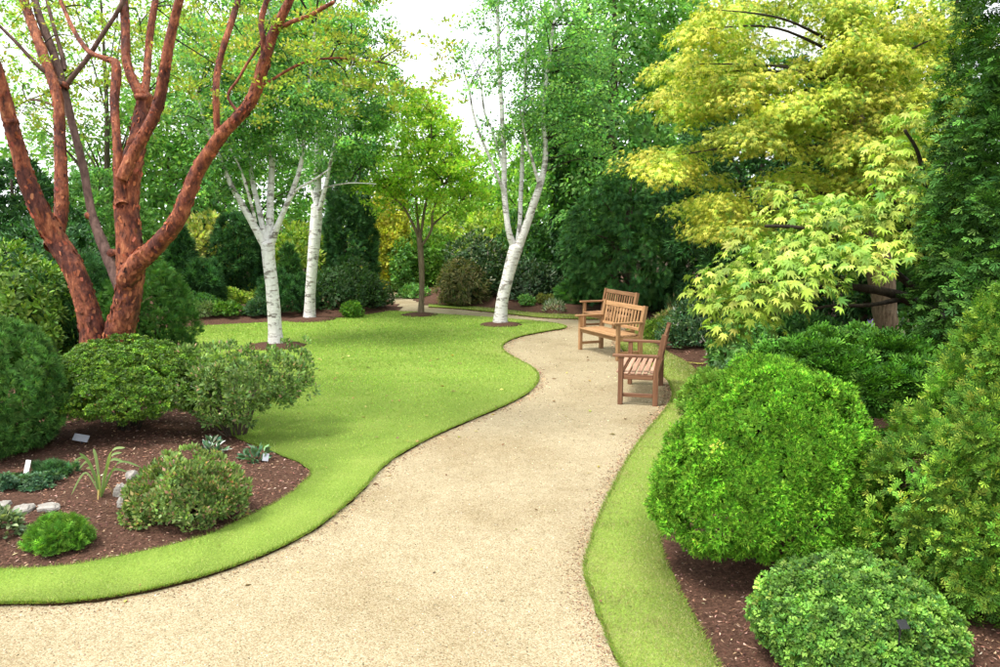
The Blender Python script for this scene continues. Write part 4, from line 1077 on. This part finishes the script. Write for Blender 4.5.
bend('iris_clump', 'clump of upright sword leaves behind the benches', 'plant', 668, 316, 50, 286, 'mound', LONG, [(.05, .13, .05), (.07, .17, .06), (.10, .22, .07)], 60, 26, .30, inner=1.2, up=1.6, droop=0, stems=0, rnd=.35, aspect=.55)
bend('iris_clump', 'second sword leaved clump with brown old stems by the bench back', 'plant', 690, 322, 34, 298, 'mound', LONG, [(.06, .14, .06), (.09, .19, .07), (.25, .19, .09)], 40, 26, .26, inner=1.2, up=1.6, stems=0, rnd=.35, weights=[.45, .4, .15], aspect=.55)
bend('rock_rose_bush', 'blue green bush with scattered white flowers next to the front bench back', 'bush', 693, 352, 62, 305, 'dome', OVAL, [(.06, .14, .065), (.09, .18, .085), (.12, .21, .09), (.6, .62, .58)], 150, 26, .07, weights=[.34, .33, .28, .05], lumpy=.18, lf=5)
bend('heather_bush', 'low mossy yellow green cushion at the verge behind the benches', 'bush', 661, 342, 36, 321, 'dome', TUFT4, [(.13, .23, .035), (.18, .28, .045), (.09, .17, .03)], 60, 24, .06, lumpy=.18)
bend('heather_bush', 'straw tinged small bush between cushion and sword leaves', 'bush', 675, 333, 40, 312, 'dome', LONG, [(.16, .2, .06), (.22, .22, .09), (.09, .16, .04), (.3, .22, .12)], 60, 24, .09, lumpy=.18)
bend('weigela_bush', 'leafy green bush tucked under the spreading maple by the mulch', 'bush', 742, 384, 64, 318, 'egg', OVAL, MIDG, 180, 24, .075, lumpy=.16, lf=5)
bend('weigela_bush', 'shaded green bush deep under the spreading maple', 'bush', 800, 372, 90, 318, 'dome', OVAL, DEEP, 170, 24, .085, lumpy=.16, lf=5)
bend('bergenia_clump', 'small clump of grey green leaves at the mulch edge beside the lime dome', 'plant', 726, 398, 46, 368, 'dome', OVAL, [(.07, .15, .06), (.1, .2, .08)], 60, 16, .075, stems=0)
bend('hosta_plant', 'ribbed pale green hosta in front of the tree trunk', 'plant', 866, 368, 32, 334, 'dome', OVAL, [(.14, .27, .09), (.18, .32, .12), (.1, .2, .06)], 34, 9, .19, stems=0, inner=0, mat='leaf_gloss', droop=.2)
bend('white_flower_clump', 'leafy clump dotted with white flowers next to the pale tree trunk', 'plant', 920, 366, 66, 318, 'dome', OVAL, [(.07, .17, .04), (.10, .22, .05), (.6, .64, .6)], 90, 18, .12, weights=[.45, .43, .12], stems=0, inner=2)

# ------------------------------------------------------------------ the border on the near side
near('lime_dome', 'large fluffy lime green dome conifer sitting on bark beside the verge', 'bush', 764, 604, 228, 362, 'peak', TUFT4, LIME, 1500, 32, .0255, zf=z_right, mat='conifer', lumpy=.075, lf=7, inner=3.0, up=.15, out=.8, depth=.85, rc=.052, lift=.16, cj=.36, stems=4, nup=.3, lean=(.05, .1), flat=.95, ragged=.6, inner_k=.86, dens=2.0)
near('spreading_juniper', 'flat topped dark green juniper overhanging the top of the lime dome', 'bush', 836, 556, 198, 341, 'mound', FAN, [(.045, .14, .016), (.07, .19, .02), (.10, .25, .026), (.03, .09, .013)], 420, 28, .060, zf=z_right, mat='conifer', lumpy=.12, lf=5, inner=3, nup=.9, droop=.25, depth=.9, lift=.85, stems=6)
near('spreading_juniper', 'small ragged yellow green juniper at the verge end of the lime dome', 'bush', 716, 420, 62, 377, 'dome', FAN, [(.13, .27, .035), (.17, .33, .04), (.22, .36, .06)], 120, 22, .08, zf=z_right, mat='conifer', lumpy=.2, lf=5, inner=2.6)
near('small_leaf_ball', 'round ball bush of tiny bright leaves with a black label stuck in it', 'bush', 848, 702, 180, 574, 'dome', ROSE1, [(.105, .24, .04), (.15, .30, .05), (.22, .38, .07), (.05, .13, .026)], 1000, 21, .0235, zf=z_right, mat='leaf', lumpy=.05, lf=7, inner=5, up=.3, out=.8, nup=.3, rc=.065, dens=2.2, cj=.3)
near('golden_thuja', 'tall yellow tipped thuja with flat sprays at the side of the border', 'tree', 1012, 652, 292, 262, 'tear', FAN, [(.09, .21, .026), (.135, .27, .033), (.27, .39, .05), (.055, .14, .02)], 820, 44, .042, zf=z_right, weights=[.33, .27, .22, .18], mat='conifer', lumpy=.10, lf=6, inner=3, up=.45, out=1.0, nup=.35, depth=.8, flat=.75, rc=.125, rnd=.35, cj=.28)
tree('dark_cypress', 'very tall dark green cypress towering behind the golden thuja', 'tree', P(1034, 300, 7.6)[0], 7.6, 6.0, .98, 1.0, .3, 'column', FAN, [(.04, .115, .02), (.06, .155, .026), (.09, .21, .035), (.025, .075, .015)], 850, 28, .078, .16, mat='conifer', limbs=6, bark='bark_dark', fill=.15, lumpy=.10, lf=7, droop=.25, inner=2.2, inner_k=.66, rc=.2, out=.9, cj=.25, nup=.7)

# ------------------------------------------------------------------ golden maple: tiers of drooping palmate leaves on the pale trunk
def tiered_maple(root, origin, tiers, limbs, leaf, tm, cols, weights, per_m2, mat, bark, droop, trunk_pts=None, thick=.16, stray=0, part='crown', cj=.16):
    """tiers: (centre xyz, rx, ry, tilt down at rim)"""
    lv = Leaves(); cents = []
    for (c, rx, ry, fall) in tiers:
        n = int(per_m2 * math.pi * rx * ry)
        a = rng.random(n) * 6.283; q = np.sqrt(rng.random(n)); 
        wav = 1 + .16 * np.sin(a * 3 + c[0] * 5) + .12 * np.sin(a * 5 + c[2] * 7)
        x, y = np.cos(a) * q * rx * wav, np.sin(a) * q * ry * wav
        z = -fall * q ** 2 + thick * (rng.random(n) - .5) + .06 * lump(np.c_[x, y, np.zeros(n)], 6, c[2])
        p = np.c_[x, y, z] + c
        outw = np.c_[np.cos(a), np.sin(a), np.full(n, 0)]
        D = nrm(outw * .8 + rng.normal(size=(n, 3)) * .45 + np.array([0, 0, -droop]))
        N = nrm(np.array([0, 0, 1.]) + outw * .35 + rng.normal(size=(n, 3)) * .3)
        col = pal(cols, n, weights, .16, .04) * math.exp(rng.normal() * cj) * np.array([math.exp(-.25 * rng.random() ** 2), 1, 1])
        lv.add(tm, p, D, N, leaf * (.6 + .7 * rng.random(n)), np.clip(col, .002, .85))
    me = lv.mesh(root.name + '_crown', M[mat], origin); TRI[0] += len(me.polygons)
    link(part, me, root)
GM = 12.6
gb = G(887, 356); 
gb[1] = 12.2; gb[0] = P(887, 356, 12.2)[0]; gb[2] = .05
root = empty('golden_maple', gb, 'spreading golden yellow maple in layered tiers on a pale brown trunk', 'tree')
tr, rd = limb_path([(889, 362, 30), (888, 340, 26), (886, 315, 25), (884, 290, 25), (876, 240, 22), (866, 190, 19), (858, 140, 16), (850, 80, 12), (842, 10, 9), (835, -50, 6)], 12.2)
rd[:6] *= np.linspace(1.2, 1, 6); tr[0][2] = -.05
mb = MB(); mb.tube(*knobby(tr, rd, .07), 16, .06); link('trunk', mb.mesh('golden_maple_trunk', M['bark_pale'], origin=gb), root)
tiers = []
hull = [(672, 150, 30), (690, 90, 46), (712, 50, 54), (740, 130, 70), (760, 40, 70), (790, 90, 80), (800, 170, 70), (830, 20, 80), (850, 110, 80), (880, 60, 70), (905, 130, 50), (915, 40, 50), (715, 195, 55), (760, 215, 52), (712, 222, 24), (815, 225, 50), (870, 180, 56),
        (780, -20, 80), (860, -30, 80), (935, 90, 30), (940, 20, 40), (930, 140, 34), (910, 190, 40), (658, 160, 16), (670, 100, 22), (685, 60, 26), (700, 25, 26), (735, 8, 40), (840, 60, 60, -1.1), (870, 30, 50, -1.1), (880, 110, 55, -1.2), (850, 150, 60, -1.2), (820, 110, 60, -1.3), (880, 170, 45, -1.0), (845, 10, 55, -1.0), (780, 120, 60, -1.3), (760, 70, 55, -1.2)]
mbl = MB()
for (px, py, w, *fr) in hull:
    fo = fr[0] if fr else 0.0
    c0 = P(px, py, GM); m = 3 + int(w / 8)
    for k in range(m):
        q = rng.normal(size=3) * .45; d = GM + fo + q[1] * (1.7 if not fr else .5) + .1
        c = P(px + q[0] * w, py + q[2] * w * .62, d); s = MPP(d, c[2])
        rx = (13 + 18 * rng.random()) * s
        tiers.append((c, rx * 1.15, rx, (.4 + .3 * rng.random()) * rx))
        if k < 1:
            j = np.argmin(np.linalg.norm(tr - (c - np.array([0, 0, .7])), axis=1)); st = tr[j]
            pt = catmull([st, st * .5 + c * .5 + np.array([0, 0, .12]) + rng.normal(size=3) * .08, c - np.array([0, 0, .04])], 6)
            mbl.tube(pt, np.linspace(.03, .005, len(pt)), 6)
link('limb', mbl.mesh('golden_maple_limbs', M['bark_dark'], origin=gb), root, 'stuff')
tiered_maple(root, gb, tiers, None, .074, STAR5, GOLD, [.34, .24, .24, .18], 430, 'maple_leaf', 'bark_dark', .6, thick=.15)

# ------------------------------------------------------------------ spreading maple nearer the border: large star leaves
JM = 8.6
jb = G(965, 420); jb[1] = 8.9; jb[0] = P(965, 420, 8.9)[0]; jb[2] = .05
root = empty('spreading_maple', jb, 'low spreading maple with large pale green star leaves arching over the border', 'tree')
LIMBS = [[(968, 440, 22, .3), (962, 380, 20, .3), (950, 335, 17, .3), (930, 312, 13, .2), (910, 300, 11, .1), (880, 291, 9, 0), (840, 286, 7, 0), (790, 284, 5, -.1), (745, 280, 4, -.2)],
         [(935, 316, 9, .2), (915, 290, 8, .2), (880, 262, 7, .2), (840, 240, 6, .1), (800, 228, 4, 0), (765, 226, 3, 0)],
         [(945, 330, 9, .3), (930, 280, 8, .4), (915, 240, 7, .4), (895, 205, 5, .3), (870, 185, 4, .2)],
         [(905, 298, 6, .1), (870, 305, 4, -.2), (830, 306, 3, -.3), (800, 312, 3, -.4)],
         [(925, 270, 5, .4), (930, 220, 4, .3), (920, 160, 4, .2), (905, 130, 3, .1)]]
for i, L in enumerate(LIMBS):
    pth, rad = limb_path(L, JM)
    mb = MB(); mb.tube(*knobby(pth, rad, .08), 9, .03)
    link('trunk' if i == 0 else 'limb', mb.mesh('spreading_maple_limb', M['bark_dark'], origin=jb), root)
STAR = [(.34, .42, .06), (.43, .49, .08), (.24, .36, .05), (.50, .54, .12), (.15, .28, .05)]
tj = []
for (px, py, w, do) in [(800, 205, 44, .3), (850, 205, 55, .2), (905, 205, 40, .1), (760, 232, 40, .1), (815, 232, 60, -.2), (880, 235, 60, -.2), (735, 262, 42, 0), (785, 262, 60, -.5), (845, 250, 50, -.6), (912, 235, 30, -.3),
                        (720, 285, 30, .1), (760, 290, 48, -.4), (805, 280, 40, -.7), (715, 300, 24, .1), (703, 282, 20, .1), (745, 310, 40, -.2), (840, 195, 40, .6), (780, 185, 26, .5), (900, 140, 30, .3), (915, 110, 28, .3), (930, 170, 30, .2), (890, 165, 28, .3), (940, 200, 26, .2), (728, 326, 22, .2), (870, 205, 60, .7), (800, 240, 60, .6), (760, 275, 50, .6), (905, 190, 36, -.1)]:
    d = JM + do; c = P(px, py, d); s = MPP(d, c[2]); rx = w * s
    tj.append((c, rx, rx * .8, .4 * rx))
tiered_maple(root, jb, tj, None, .104, PALM7, STAR, [.28, .26, .22, .12, .12], 190, 'maple_leaf', 'bark_dark', .6, thick=.16)
# the largest leaves facing the lens, one by one
def star_mesh(i, size):
    tv, tf = PALM7; v = tv.copy() * size; v[:, 2] += .05 * size * np.sin(v[:, 0] / size * 5 + i)
    me = mesh_from('star_leaf', v, tf, M['maple_leaf'], np.tile(pal(STAR, 1, [.3, .3, .2, .12, .08])[0], (len(v), 1)))
    return me
sm = [star_mesh(i, .095 + .006 * i) for i in range(8)]
for k in range(300):
    c, rx, ry, fall = tj[rng.integers(len(tj))]
    a = math.radians(rng.uniform(185, 355)) if rng.random() < .8 else rng.random() * 6.28; q = .7 + .35 * rng.random()
    p = c + np.array([math.cos(a) * rx * q, math.sin(a) * ry * q, -fall * q * q + .05 * rng.normal()])
    D = nrm(np.array([[math.cos(a) * .7 + rng.normal() * .3, math.sin(a) * .7 + rng.normal() * .3, -.65]])); N = nrm(np.array([[math.cos(a) * .5, math.sin(a) * .5 - .3, .9]]) + rng.normal(size=(1, 3)) * .2)
    X, Y_, Z = frames(D, N)
    from mathutils import Matrix
    o = link('leaf', sm[k % 8], root)
    mtx = Matrix(((X[0][0], Y_[0][0], Z[0][0]), (X[0][1], Y_[0][1], Z[0][1]), (X[0][2], Y_[0][2], Z[0][2])))
    o.rotation_euler = mtx.to_euler(); o.location = tuple(p - jb)

# ------------------------------------------------------------------ labels, flower, twig in the border
plant_label('white edged black label near the white flowers', 916, 364, 7, 12, 'white', z_right, .4)
plant_label('small pale label at the foot of the tree trunk', 886, 366, 5, 8, 'zinc', z_right, .4)
def iris_flower():
    g = P(869, 340, 12.0); g[2] = .1
    top = P(869, 326, 12.0)
    o = empty('lilac_flower', g, 'single lilac flower on a stem beside the pale trunk', 'flower')
    mb = MB(); mb.tube(np.array([(0, 0, 0), (.01, 0, (top[2] - g[2]) * .5), (0, 0, top[2] - g[2])]), .006, 6)
    link('stem', mb.mesh('flower_stem', m_plain('flower_stem_green', (.06, .15, .04)), True), o)
    lv = Leaves(); n = 26; c = np.tile([0, 0, top[2] - g[2]], (n, 1)) + rng.normal(size=(n, 3)) * .02
    lv.add(OVAL, c, nrm(rdir(n) + [0, 0, .3]), rdir(n), .09, pal([(.28, .22, .55), (.36, .3, .62)], n))
    link('petals', lv.mesh('flower_petals', M['leaf']), o)
iris_flower()
g = G(697, 364)
o = empty('fallen_leaf', (g[0], g[1], float(z_right(g[None, :2])[0]) + .03), 'pale yellow fern frond lying on the mulch beside the front bench', 'leaf')
lv = Leaves(); n = 5
lv.add(SPRAY, np.c_[rng.normal(size=(n, 2)) * .04, np.zeros(n)], nrm(np.c_[np.linspace(-1, 1, n), rng.normal(size=n) * .3 - .2, np.full(n, .12)]), np.tile([0, 0, 1.], (n, 1)), .2, pal([(.42, .42, .1), (.5, .46, .14)], n))
link('frond', lv.mesh('fern_frond', M['leaf']), o)
g = G(706, 358)
mb = MB()
o = empty('dead_stem', (g[0], g[1], .05), 'bare whitish forked stem standing in the mulch behind the front bench', 'twig')
s = MPP(g[1]); mb.tube(catmull([(0, 0, -.05), (.03, 0, 12 * s), (.10, .02, 26 * s), (.06, 0, 34 * s)], 4), np.linspace(.012, .005, 13), 6); mb.tube(catmull([(.03, 0, 10 * s), (-.06, 0, 16 * s), (-.09, 0, 20 * s)], 4), np.linspace(.008, .004, 9), 6)
link('stalk', mb.mesh('dead_stalk', m_plain('bleached_stem', (.6, .55, .46), .8)), o)

# black label stuck in the small leaved ball
bx, by, br, bz = px_place(848, 702, 180, 574)
rr_ = ray(903, 626); t = 3.0
while t < 8:                                              # where the line of sight meets the bush
    q = np.array([0, 0, CAM_H]) + rr_ * t
    if q[2] < bz and math.hypot(q[0] - bx, q[1] - by) < br * float(PROF['dome'](np.array([max(q[2], 0) / bz]))[0]): break
    t += .01
o = plant_label('black label standing up out of the small leaved ball bush', 903, 626, 15, 13, 'black', None, .8, z=float(q[2]) + .03, y=float(q[1]) - .11, yaw=.5)

# ------------------------------------------------------------------ benches
LX, DP, SH = 1.42, .52, .43
def W(name, base, g): return m_wood(name, *base, grain=g)
def bench_wood(n, dark, mid, lite): return {g: m_wood(n + '_' + g, dark, mid, lite, g) for g in 'XYZ'}
def make_bench(label, loc, rz, wood, seat_wood):
    o = empty('garden_bench', loc, label, 'bench', 'slatted wooden benches along the path', rz)
    def part(nm, sx, sy, sz, x, y, z, m, rx=0, me=None):
        me = me or box_mesh('bench_' + nm, sx, sy, sz, m)
        c = link(nm, me, o); c.location = (x, y, z); c.rotation_euler = (rx, 0, 0); return c
    X2 = LX / 2
    for s in (-1, 1):
        part('leg', .065, .065, .635, s * (X2 - .033), -DP / 2 + .033, .3175, wood['Z'])
        # rear post, raked above the seat: one swept piece
        pr = [(-.033, 0), (.033, 0), (.033, .44), (.125, .93), (.065, .945), (-.035, .44)]
        V = [(sx * .0325, DP / 2 - .033 + a, z) for sx in (-1, 1) for a, z in pr]
        me = bpy.data.meshes.new('bench_rear_post')
        me.from_pydata(V, [], [(5, 4, 3, 2, 1, 0)[::1], tuple(range(6, 12))] + [(i, (i + 1) % 6, 6 + (i + 1) % 6, 6 + i) for i in range(6)])
        me.materials.append(wood['Z']); me.update()
        c = link('rear_post', me, o); c.location = (s * (X2 - .033), 0, 0)
        part('armrest', .085, .60, .035, s * (X2 - .033), -.035, .653, wood['Y'])
        part('side_rail', .04, DP - .136, .07, s * (X2 - .033), 0, SH - .055, wood['Y'])
        part('stretcher', .035, DP - .136, .05, s * (X2 - .033), 0, .13, wood['Y'])
    part('front_rail', LX - .134, .035, .07, 0, -DP / 2 + .033, SH - .055, wood['X'])
    part('back_rail', LX - .134, .035, .07, 0, DP / 2 - .033, SH - .055, wood['X'])
    sl_me = box_mesh('bench_seat_slat', LX - .02, .062, .024, seat_wood['X'])
    sl2 = box_mesh('bench_seat_slat_short', LX - .14, .062, .024, seat_wood['X'])
    for i in range(6):
        y = -DP / 2 + .02 + i * .083
        part('seat_slat', 0, 0, 0, 0, y, SH - .006 - .004 * math.sin(i), None, 0, sl2 if i in (0, 5) else sl_me) if i not in (0,) else part('seat_slat', 0, 0, 0, 0, y - .02, SH - .006, None, 0, sl2)
    rk = -math.atan2(.095, .49)
    yb = lambda z: DP / 2 - .033 + (z - .44) * .195
    part('top_rail', LX - .134, .035, .085, 0, yb(.885), .885, wood['X'], rk)
    part('lower_back_rail', LX - .134, .035, .055, 0, yb(.52), .52, wood['X'], rk)
    bs = box_mesh('bench_back_slat', .045, .016, .305, wood['Z'])
    n = 13
    for i in range(n):
        part('back_slat', 0, 0, 0, -X2 + .115 + (LX - .23) * i / (n - 1), yb(.695), .695, None, rk, bs)
    return o
def bench_at(label, p_far, p_near, wood, seat):
    """front feet of the far and near end, as seen on the ground"""
    a, b = G(*p_far, z=-.028), G(*p_near, z=-.028)
    v = (b - a)[:2]; v /= np.linalg.norm(v)         # along the front, towards the near end
    m_ = (a + b)[:2] / 2
    depth = np.array([-v[1], v[0]])                  # to the back of the seat
    if depth[0] < 0: depth = -depth
    c = m_ + depth * DP / 2
    # local +Y is the back: rotate so that (0,1) -> depth
    return make_bench(label, (c[0], c[1], -.028), math.atan2(-depth[0], depth[1]), wood, seat)
w_red = bench_wood('weathered_teak', (.09, .042, .023), (.18, .085, .047), (.29, .16, .09))
w_seat = bench_wood('pinkish_seat', (.25, .13, .09), (.40, .24, .17), (.52, .36, .27))
w_or = bench_wood('orange_teak', (.21, .115, .055), (.38, .215, .105), (.50, .33, .185))
w_br = bench_wood('brown_teak', (.15, .078, .04), (.28, .15, .077), (.39, .235, .135))
bench_at('dark wooden bench seen from its end with pale slatted seat', (628, 383), (617, 405), w_red, w_seat)
bench_at('orange brown bench standing between the dark end-on bench and the far one', (583, 351), (611, 359.5), w_or, w_or)
bench_at('brown bench at the path bend with its slatted back to the hemlock', (583, 330.5), (612, 338.5), w_br, w_br)

# ------------------------------------------------------------------ trees behind
def bt(name, label, px, top, d, hw, crown0, prof, cols, clumps, per, leaf, tr=.16, tm=DIAMOND, mat='leaf_thin', **kw):
    c = P(px, top, d); h = c[2]; r = hw * MPP(d, h * .5)
    kw.setdefault('group', 'trees closing off the garden')
    return tree(name, label, 'tree', c[0], d, h, r, r * .8, crown0, prof, tm, cols, clumps, per, leaf, tr, mat=mat, **kw)
bt('yew_tree', 'dark green yew crown behind the leaning maple stem', 10, 165, 17, 62, .4, 'egg', DARK, 260, 26, .15, tm=TUFT4, mat='conifer', inner=2.4, fill=.15)
bt('yew_tree', 'dark bushy conifer between the red maple stems', 95, 175, 19, 52, .3, 'egg', MIDG, 220, 24, .16, tm=TUFT4, mat='conifer', inner=2.4, fill=.15)
bt('broadleaf_tree', 'mid green rounded tree seen through the maple stems', 165, 95, 26, 70, .6, 'egg', MIDG, 230, 34, .19, inner=2.0)
bt('broadleaf_tree', 'tall fresh green tree behind the forked birch crown', 235, 20, 30, 80, 1.0, 'egg', MIDG, 240, 34, .21)
bt('broadleaf_tree', 'tall blue green tree behind the leaning birch crown', 335, 25, 32, 76, 1.0, 'egg', [(.15, .34, .11), (.20, .41, .13), (.25, .46, .15)], 230, 34, .21)
bt('broadleaf_tree', 'light yellow green tree behind the small young tree', 402, 95, 36, 62, 1.0, 'egg', [(.27, .47, .08), (.34, .53, .10), (.40, .57, .11)], 190, 34, .22)
bt('broadleaf_tree', 'distant pale green tree under the open sky gap', 468, 185, 44, 52, .6, 'egg', [(.26, .44, .13), (.33, .51, .17), (.23, .39, .12)], 190, 32, .26, inner=2)
bt('broadleaf_tree', 'bright green tree behind the three limbed birch', 535, 120, 34, 58, .6, 'egg', [(.18, .38, .07), (.24, .45, .09), (.28, .49, .10)], 220, 34, .2, inner=2)
bt('ash_tree', 'big drooping green tree rising over the benches to the top of view', 615, -70, 24, 86, 1.6, 'egg', MIDG, 460, 44, .15, tr=.24, droop=.6, inner=2.2, inner_k=.7)
bt('ash_tree', 'tall leafy green tree between the drooping one and the golden maple', 690, -80, 26, 78, 1.2, 'egg', MIDG, 380, 40, .17, tr=.24, droop=.6, inner=2.2)
bt('yew_tree', 'dark tree shading the ground behind the golden maple', 770, 60, 19, 92, .3, 'egg', DARK, 320, 24, .18, tm=TUFT4, mat='conifer', inner=2.4, fill=.15)
bt('yew_tree', 'dark dense tree behind the pale maple trunk', 880, 20, 17, 92, .3, 'egg', DARK, 320, 24, .18, tm=TUFT4, mat='conifer', inner=2.4, fill=.15)
bt('broadleaf_tree', 'dark green tree beyond the cypress at the border side', 965, -90, 15, 90, .3, 'egg', DEEP, 280, 26, .16, inner=2.4)
bt('hemlock_tree', 'broad dark hemlock with drooping boughs close behind the benches', 632, 168, 20.5, 72, .35, 'egg', DEEP + [(.05, .15, .05)], 420, 26, .17, tm=SPRAY, mat='conifer', droop=.8, nup=.8, flat=.4, inner=2.2, fill=.15, lumpy=.12)
bt('poplar_tree', 'thin tall tree crown high above the fork of the red maple', 95, -90, 24, 100, 4.2, 'egg', [(.22, .42, .12), (.29, .49, .15), (.35, .52, .16), (.15, .32, .10)], 430, 34, .135, tr=.12)
bt('poplar_tree', 'pale airy tree crown between red maple and forked birch', 190, -60, 27, 70, 3.4, 'egg', [(.22, .42, .12), (.29, .49, .15), (.35, .52, .16), (.15, .32, .10)], 260, 34, .13, tr=.12)
# ivy clad trunks
def ivy_trunk(label, px, top, base_d, wpx):
    b = P(px, 300, base_d); b[2] = 0; t = P(px, top, base_d); h = t[2]; r = wpx / 2 * MPP(base_d, 2)
    o = empty('ivy_trunk', b, label, 'tree', 'ivy clad trunks')
    mb = MB(); pt = catmull([(0, 0, -.1), (.08, 0, h * .35), (-.05, .05, h * .7), (.05, 0, h)], 6); mb.tube(pt, np.linspace(r * .5, r * .25, len(pt)), 9, .05)
    link('trunk', mb.mesh('ivy_trunk_stem', M['bark_dark']), o)
    n = 240; k = rng.integers(0, len(pt), n); a = rng.random(n) * 6.28
    N = np.c_[np.cos(a), np.sin(a), np.zeros(n)]; zz = rng.random(n) * h
    C = np.c_[np.interp(zz, pt[:, 2], pt[:, 0]), np.interp(zz, pt[:, 2], pt[:, 1]), zz] + N * r * (.55 + .35 * rng.random(n))[:, None]
    p_, D_, L_ = clump_leaves(C, N, r * .42, 34, .7, -.3, .6, .6, .3, .3, .1)
    lv = Leaves(); lv.add(DIAMOND, p_, D_, L_, .13 * (.6 + .7 * rng.random(len(p_))), pal(DARK + [(.05, .12, .03)], len(p_)), 1.6)
    p_[:, 2] = np.maximum(p_[:, 2], .05)
    me = lv.mesh('ivy', M['leaf_gloss']); TRI[0] += len(me.polygons); link('ivy', me, o)
ivy_trunk('tall trunk wrapped in dark ivy standing clear of the hemlock', 565, 40, 24.0, 34)
ivy_trunk('second ivy wrapped trunk half hidden behind the hemlock boughs', 592, 60, 25.5, 28)
# grey stone wall seen between the shrubs, far down the garden
def garden_wall():
    d = 40; a, b = P(428, 240, d), P(492, 240, d); top = P(460, 226, d)[2]
    o = empty('stone_wall', ((a[0] + b[0]) / 2, d, -.1), 'purplish grey stone wall far down the garden between shrubs', 'wall')
    L = b[0] - a[0]; rows = 9; hh = (top + .1) / rows
    mm = m_soil('purple_grey_stone', (.16, .14, .16), (.34, .30, .33), 6)
    base = [box_mesh('wall_stone', L / 7 * (.8 + .1 * i) - .03, .5, hh - .02, mm, .04) for i in range(4)]
    for r_ in range(rows):
        x = -L / 2
        while x < L / 2 - .1:
            i = rng.integers(4); w = L / 7 * (.8 + .1 * i)
            s = link('stone', base[i], o); s.location = (x + w / 2, rng.normal() * .02, (r_ + .5) * hh); x += w
    core = link('core', box_mesh('wall_core', L, .4, top + .08, M['soil'], .01), o); core.location = (0, 0, (top + .1) / 2 - .02)
garden_wall()
# a wood that closes the view
def wood():
    lv = Leaves(); n = 560
    a = np.radians(np.linspace(-62, 62, n)) + rng.normal(size=n) * .01; d = 56 + 9 * rng.random(n)
    hmax = 4.2 + 2.0 * np.sin(a * 9) + 1.2 * np.sin(a * 23 + 1)
    C = np.c_[np.sin(a) * d, np.cos(a) * d, hmax * rng.random(n) ** .8 + .3]
    N = nrm(np.c_[-np.sin(a), -np.cos(a), np.full(n, .6)])
    p_, D_, L_ = clump_leaves(C, N, 1.6, 48, .7, 0, .6, .6, .3, .2, .5)
    col = pal(MIDG + FRESH, len(p_)) * np.repeat(np.exp(rng.normal(size=(n, 1)) * .2), 48, 0)
    p_[:, 2] = np.maximum(p_[:, 2], .1)
    lv.add(DIAMOND, p_, D_, L_, .42 * (.6 + .7 * rng.random(len(p_))), col, 1.3)
    me = lv.mesh('treeline', M['leaf']); TRI[0] += len(me.polygons)
    tag(link('treeline', me, None, 'stuff'), 'distant leafy wood closing off the end of the garden', 'wood')
wood()
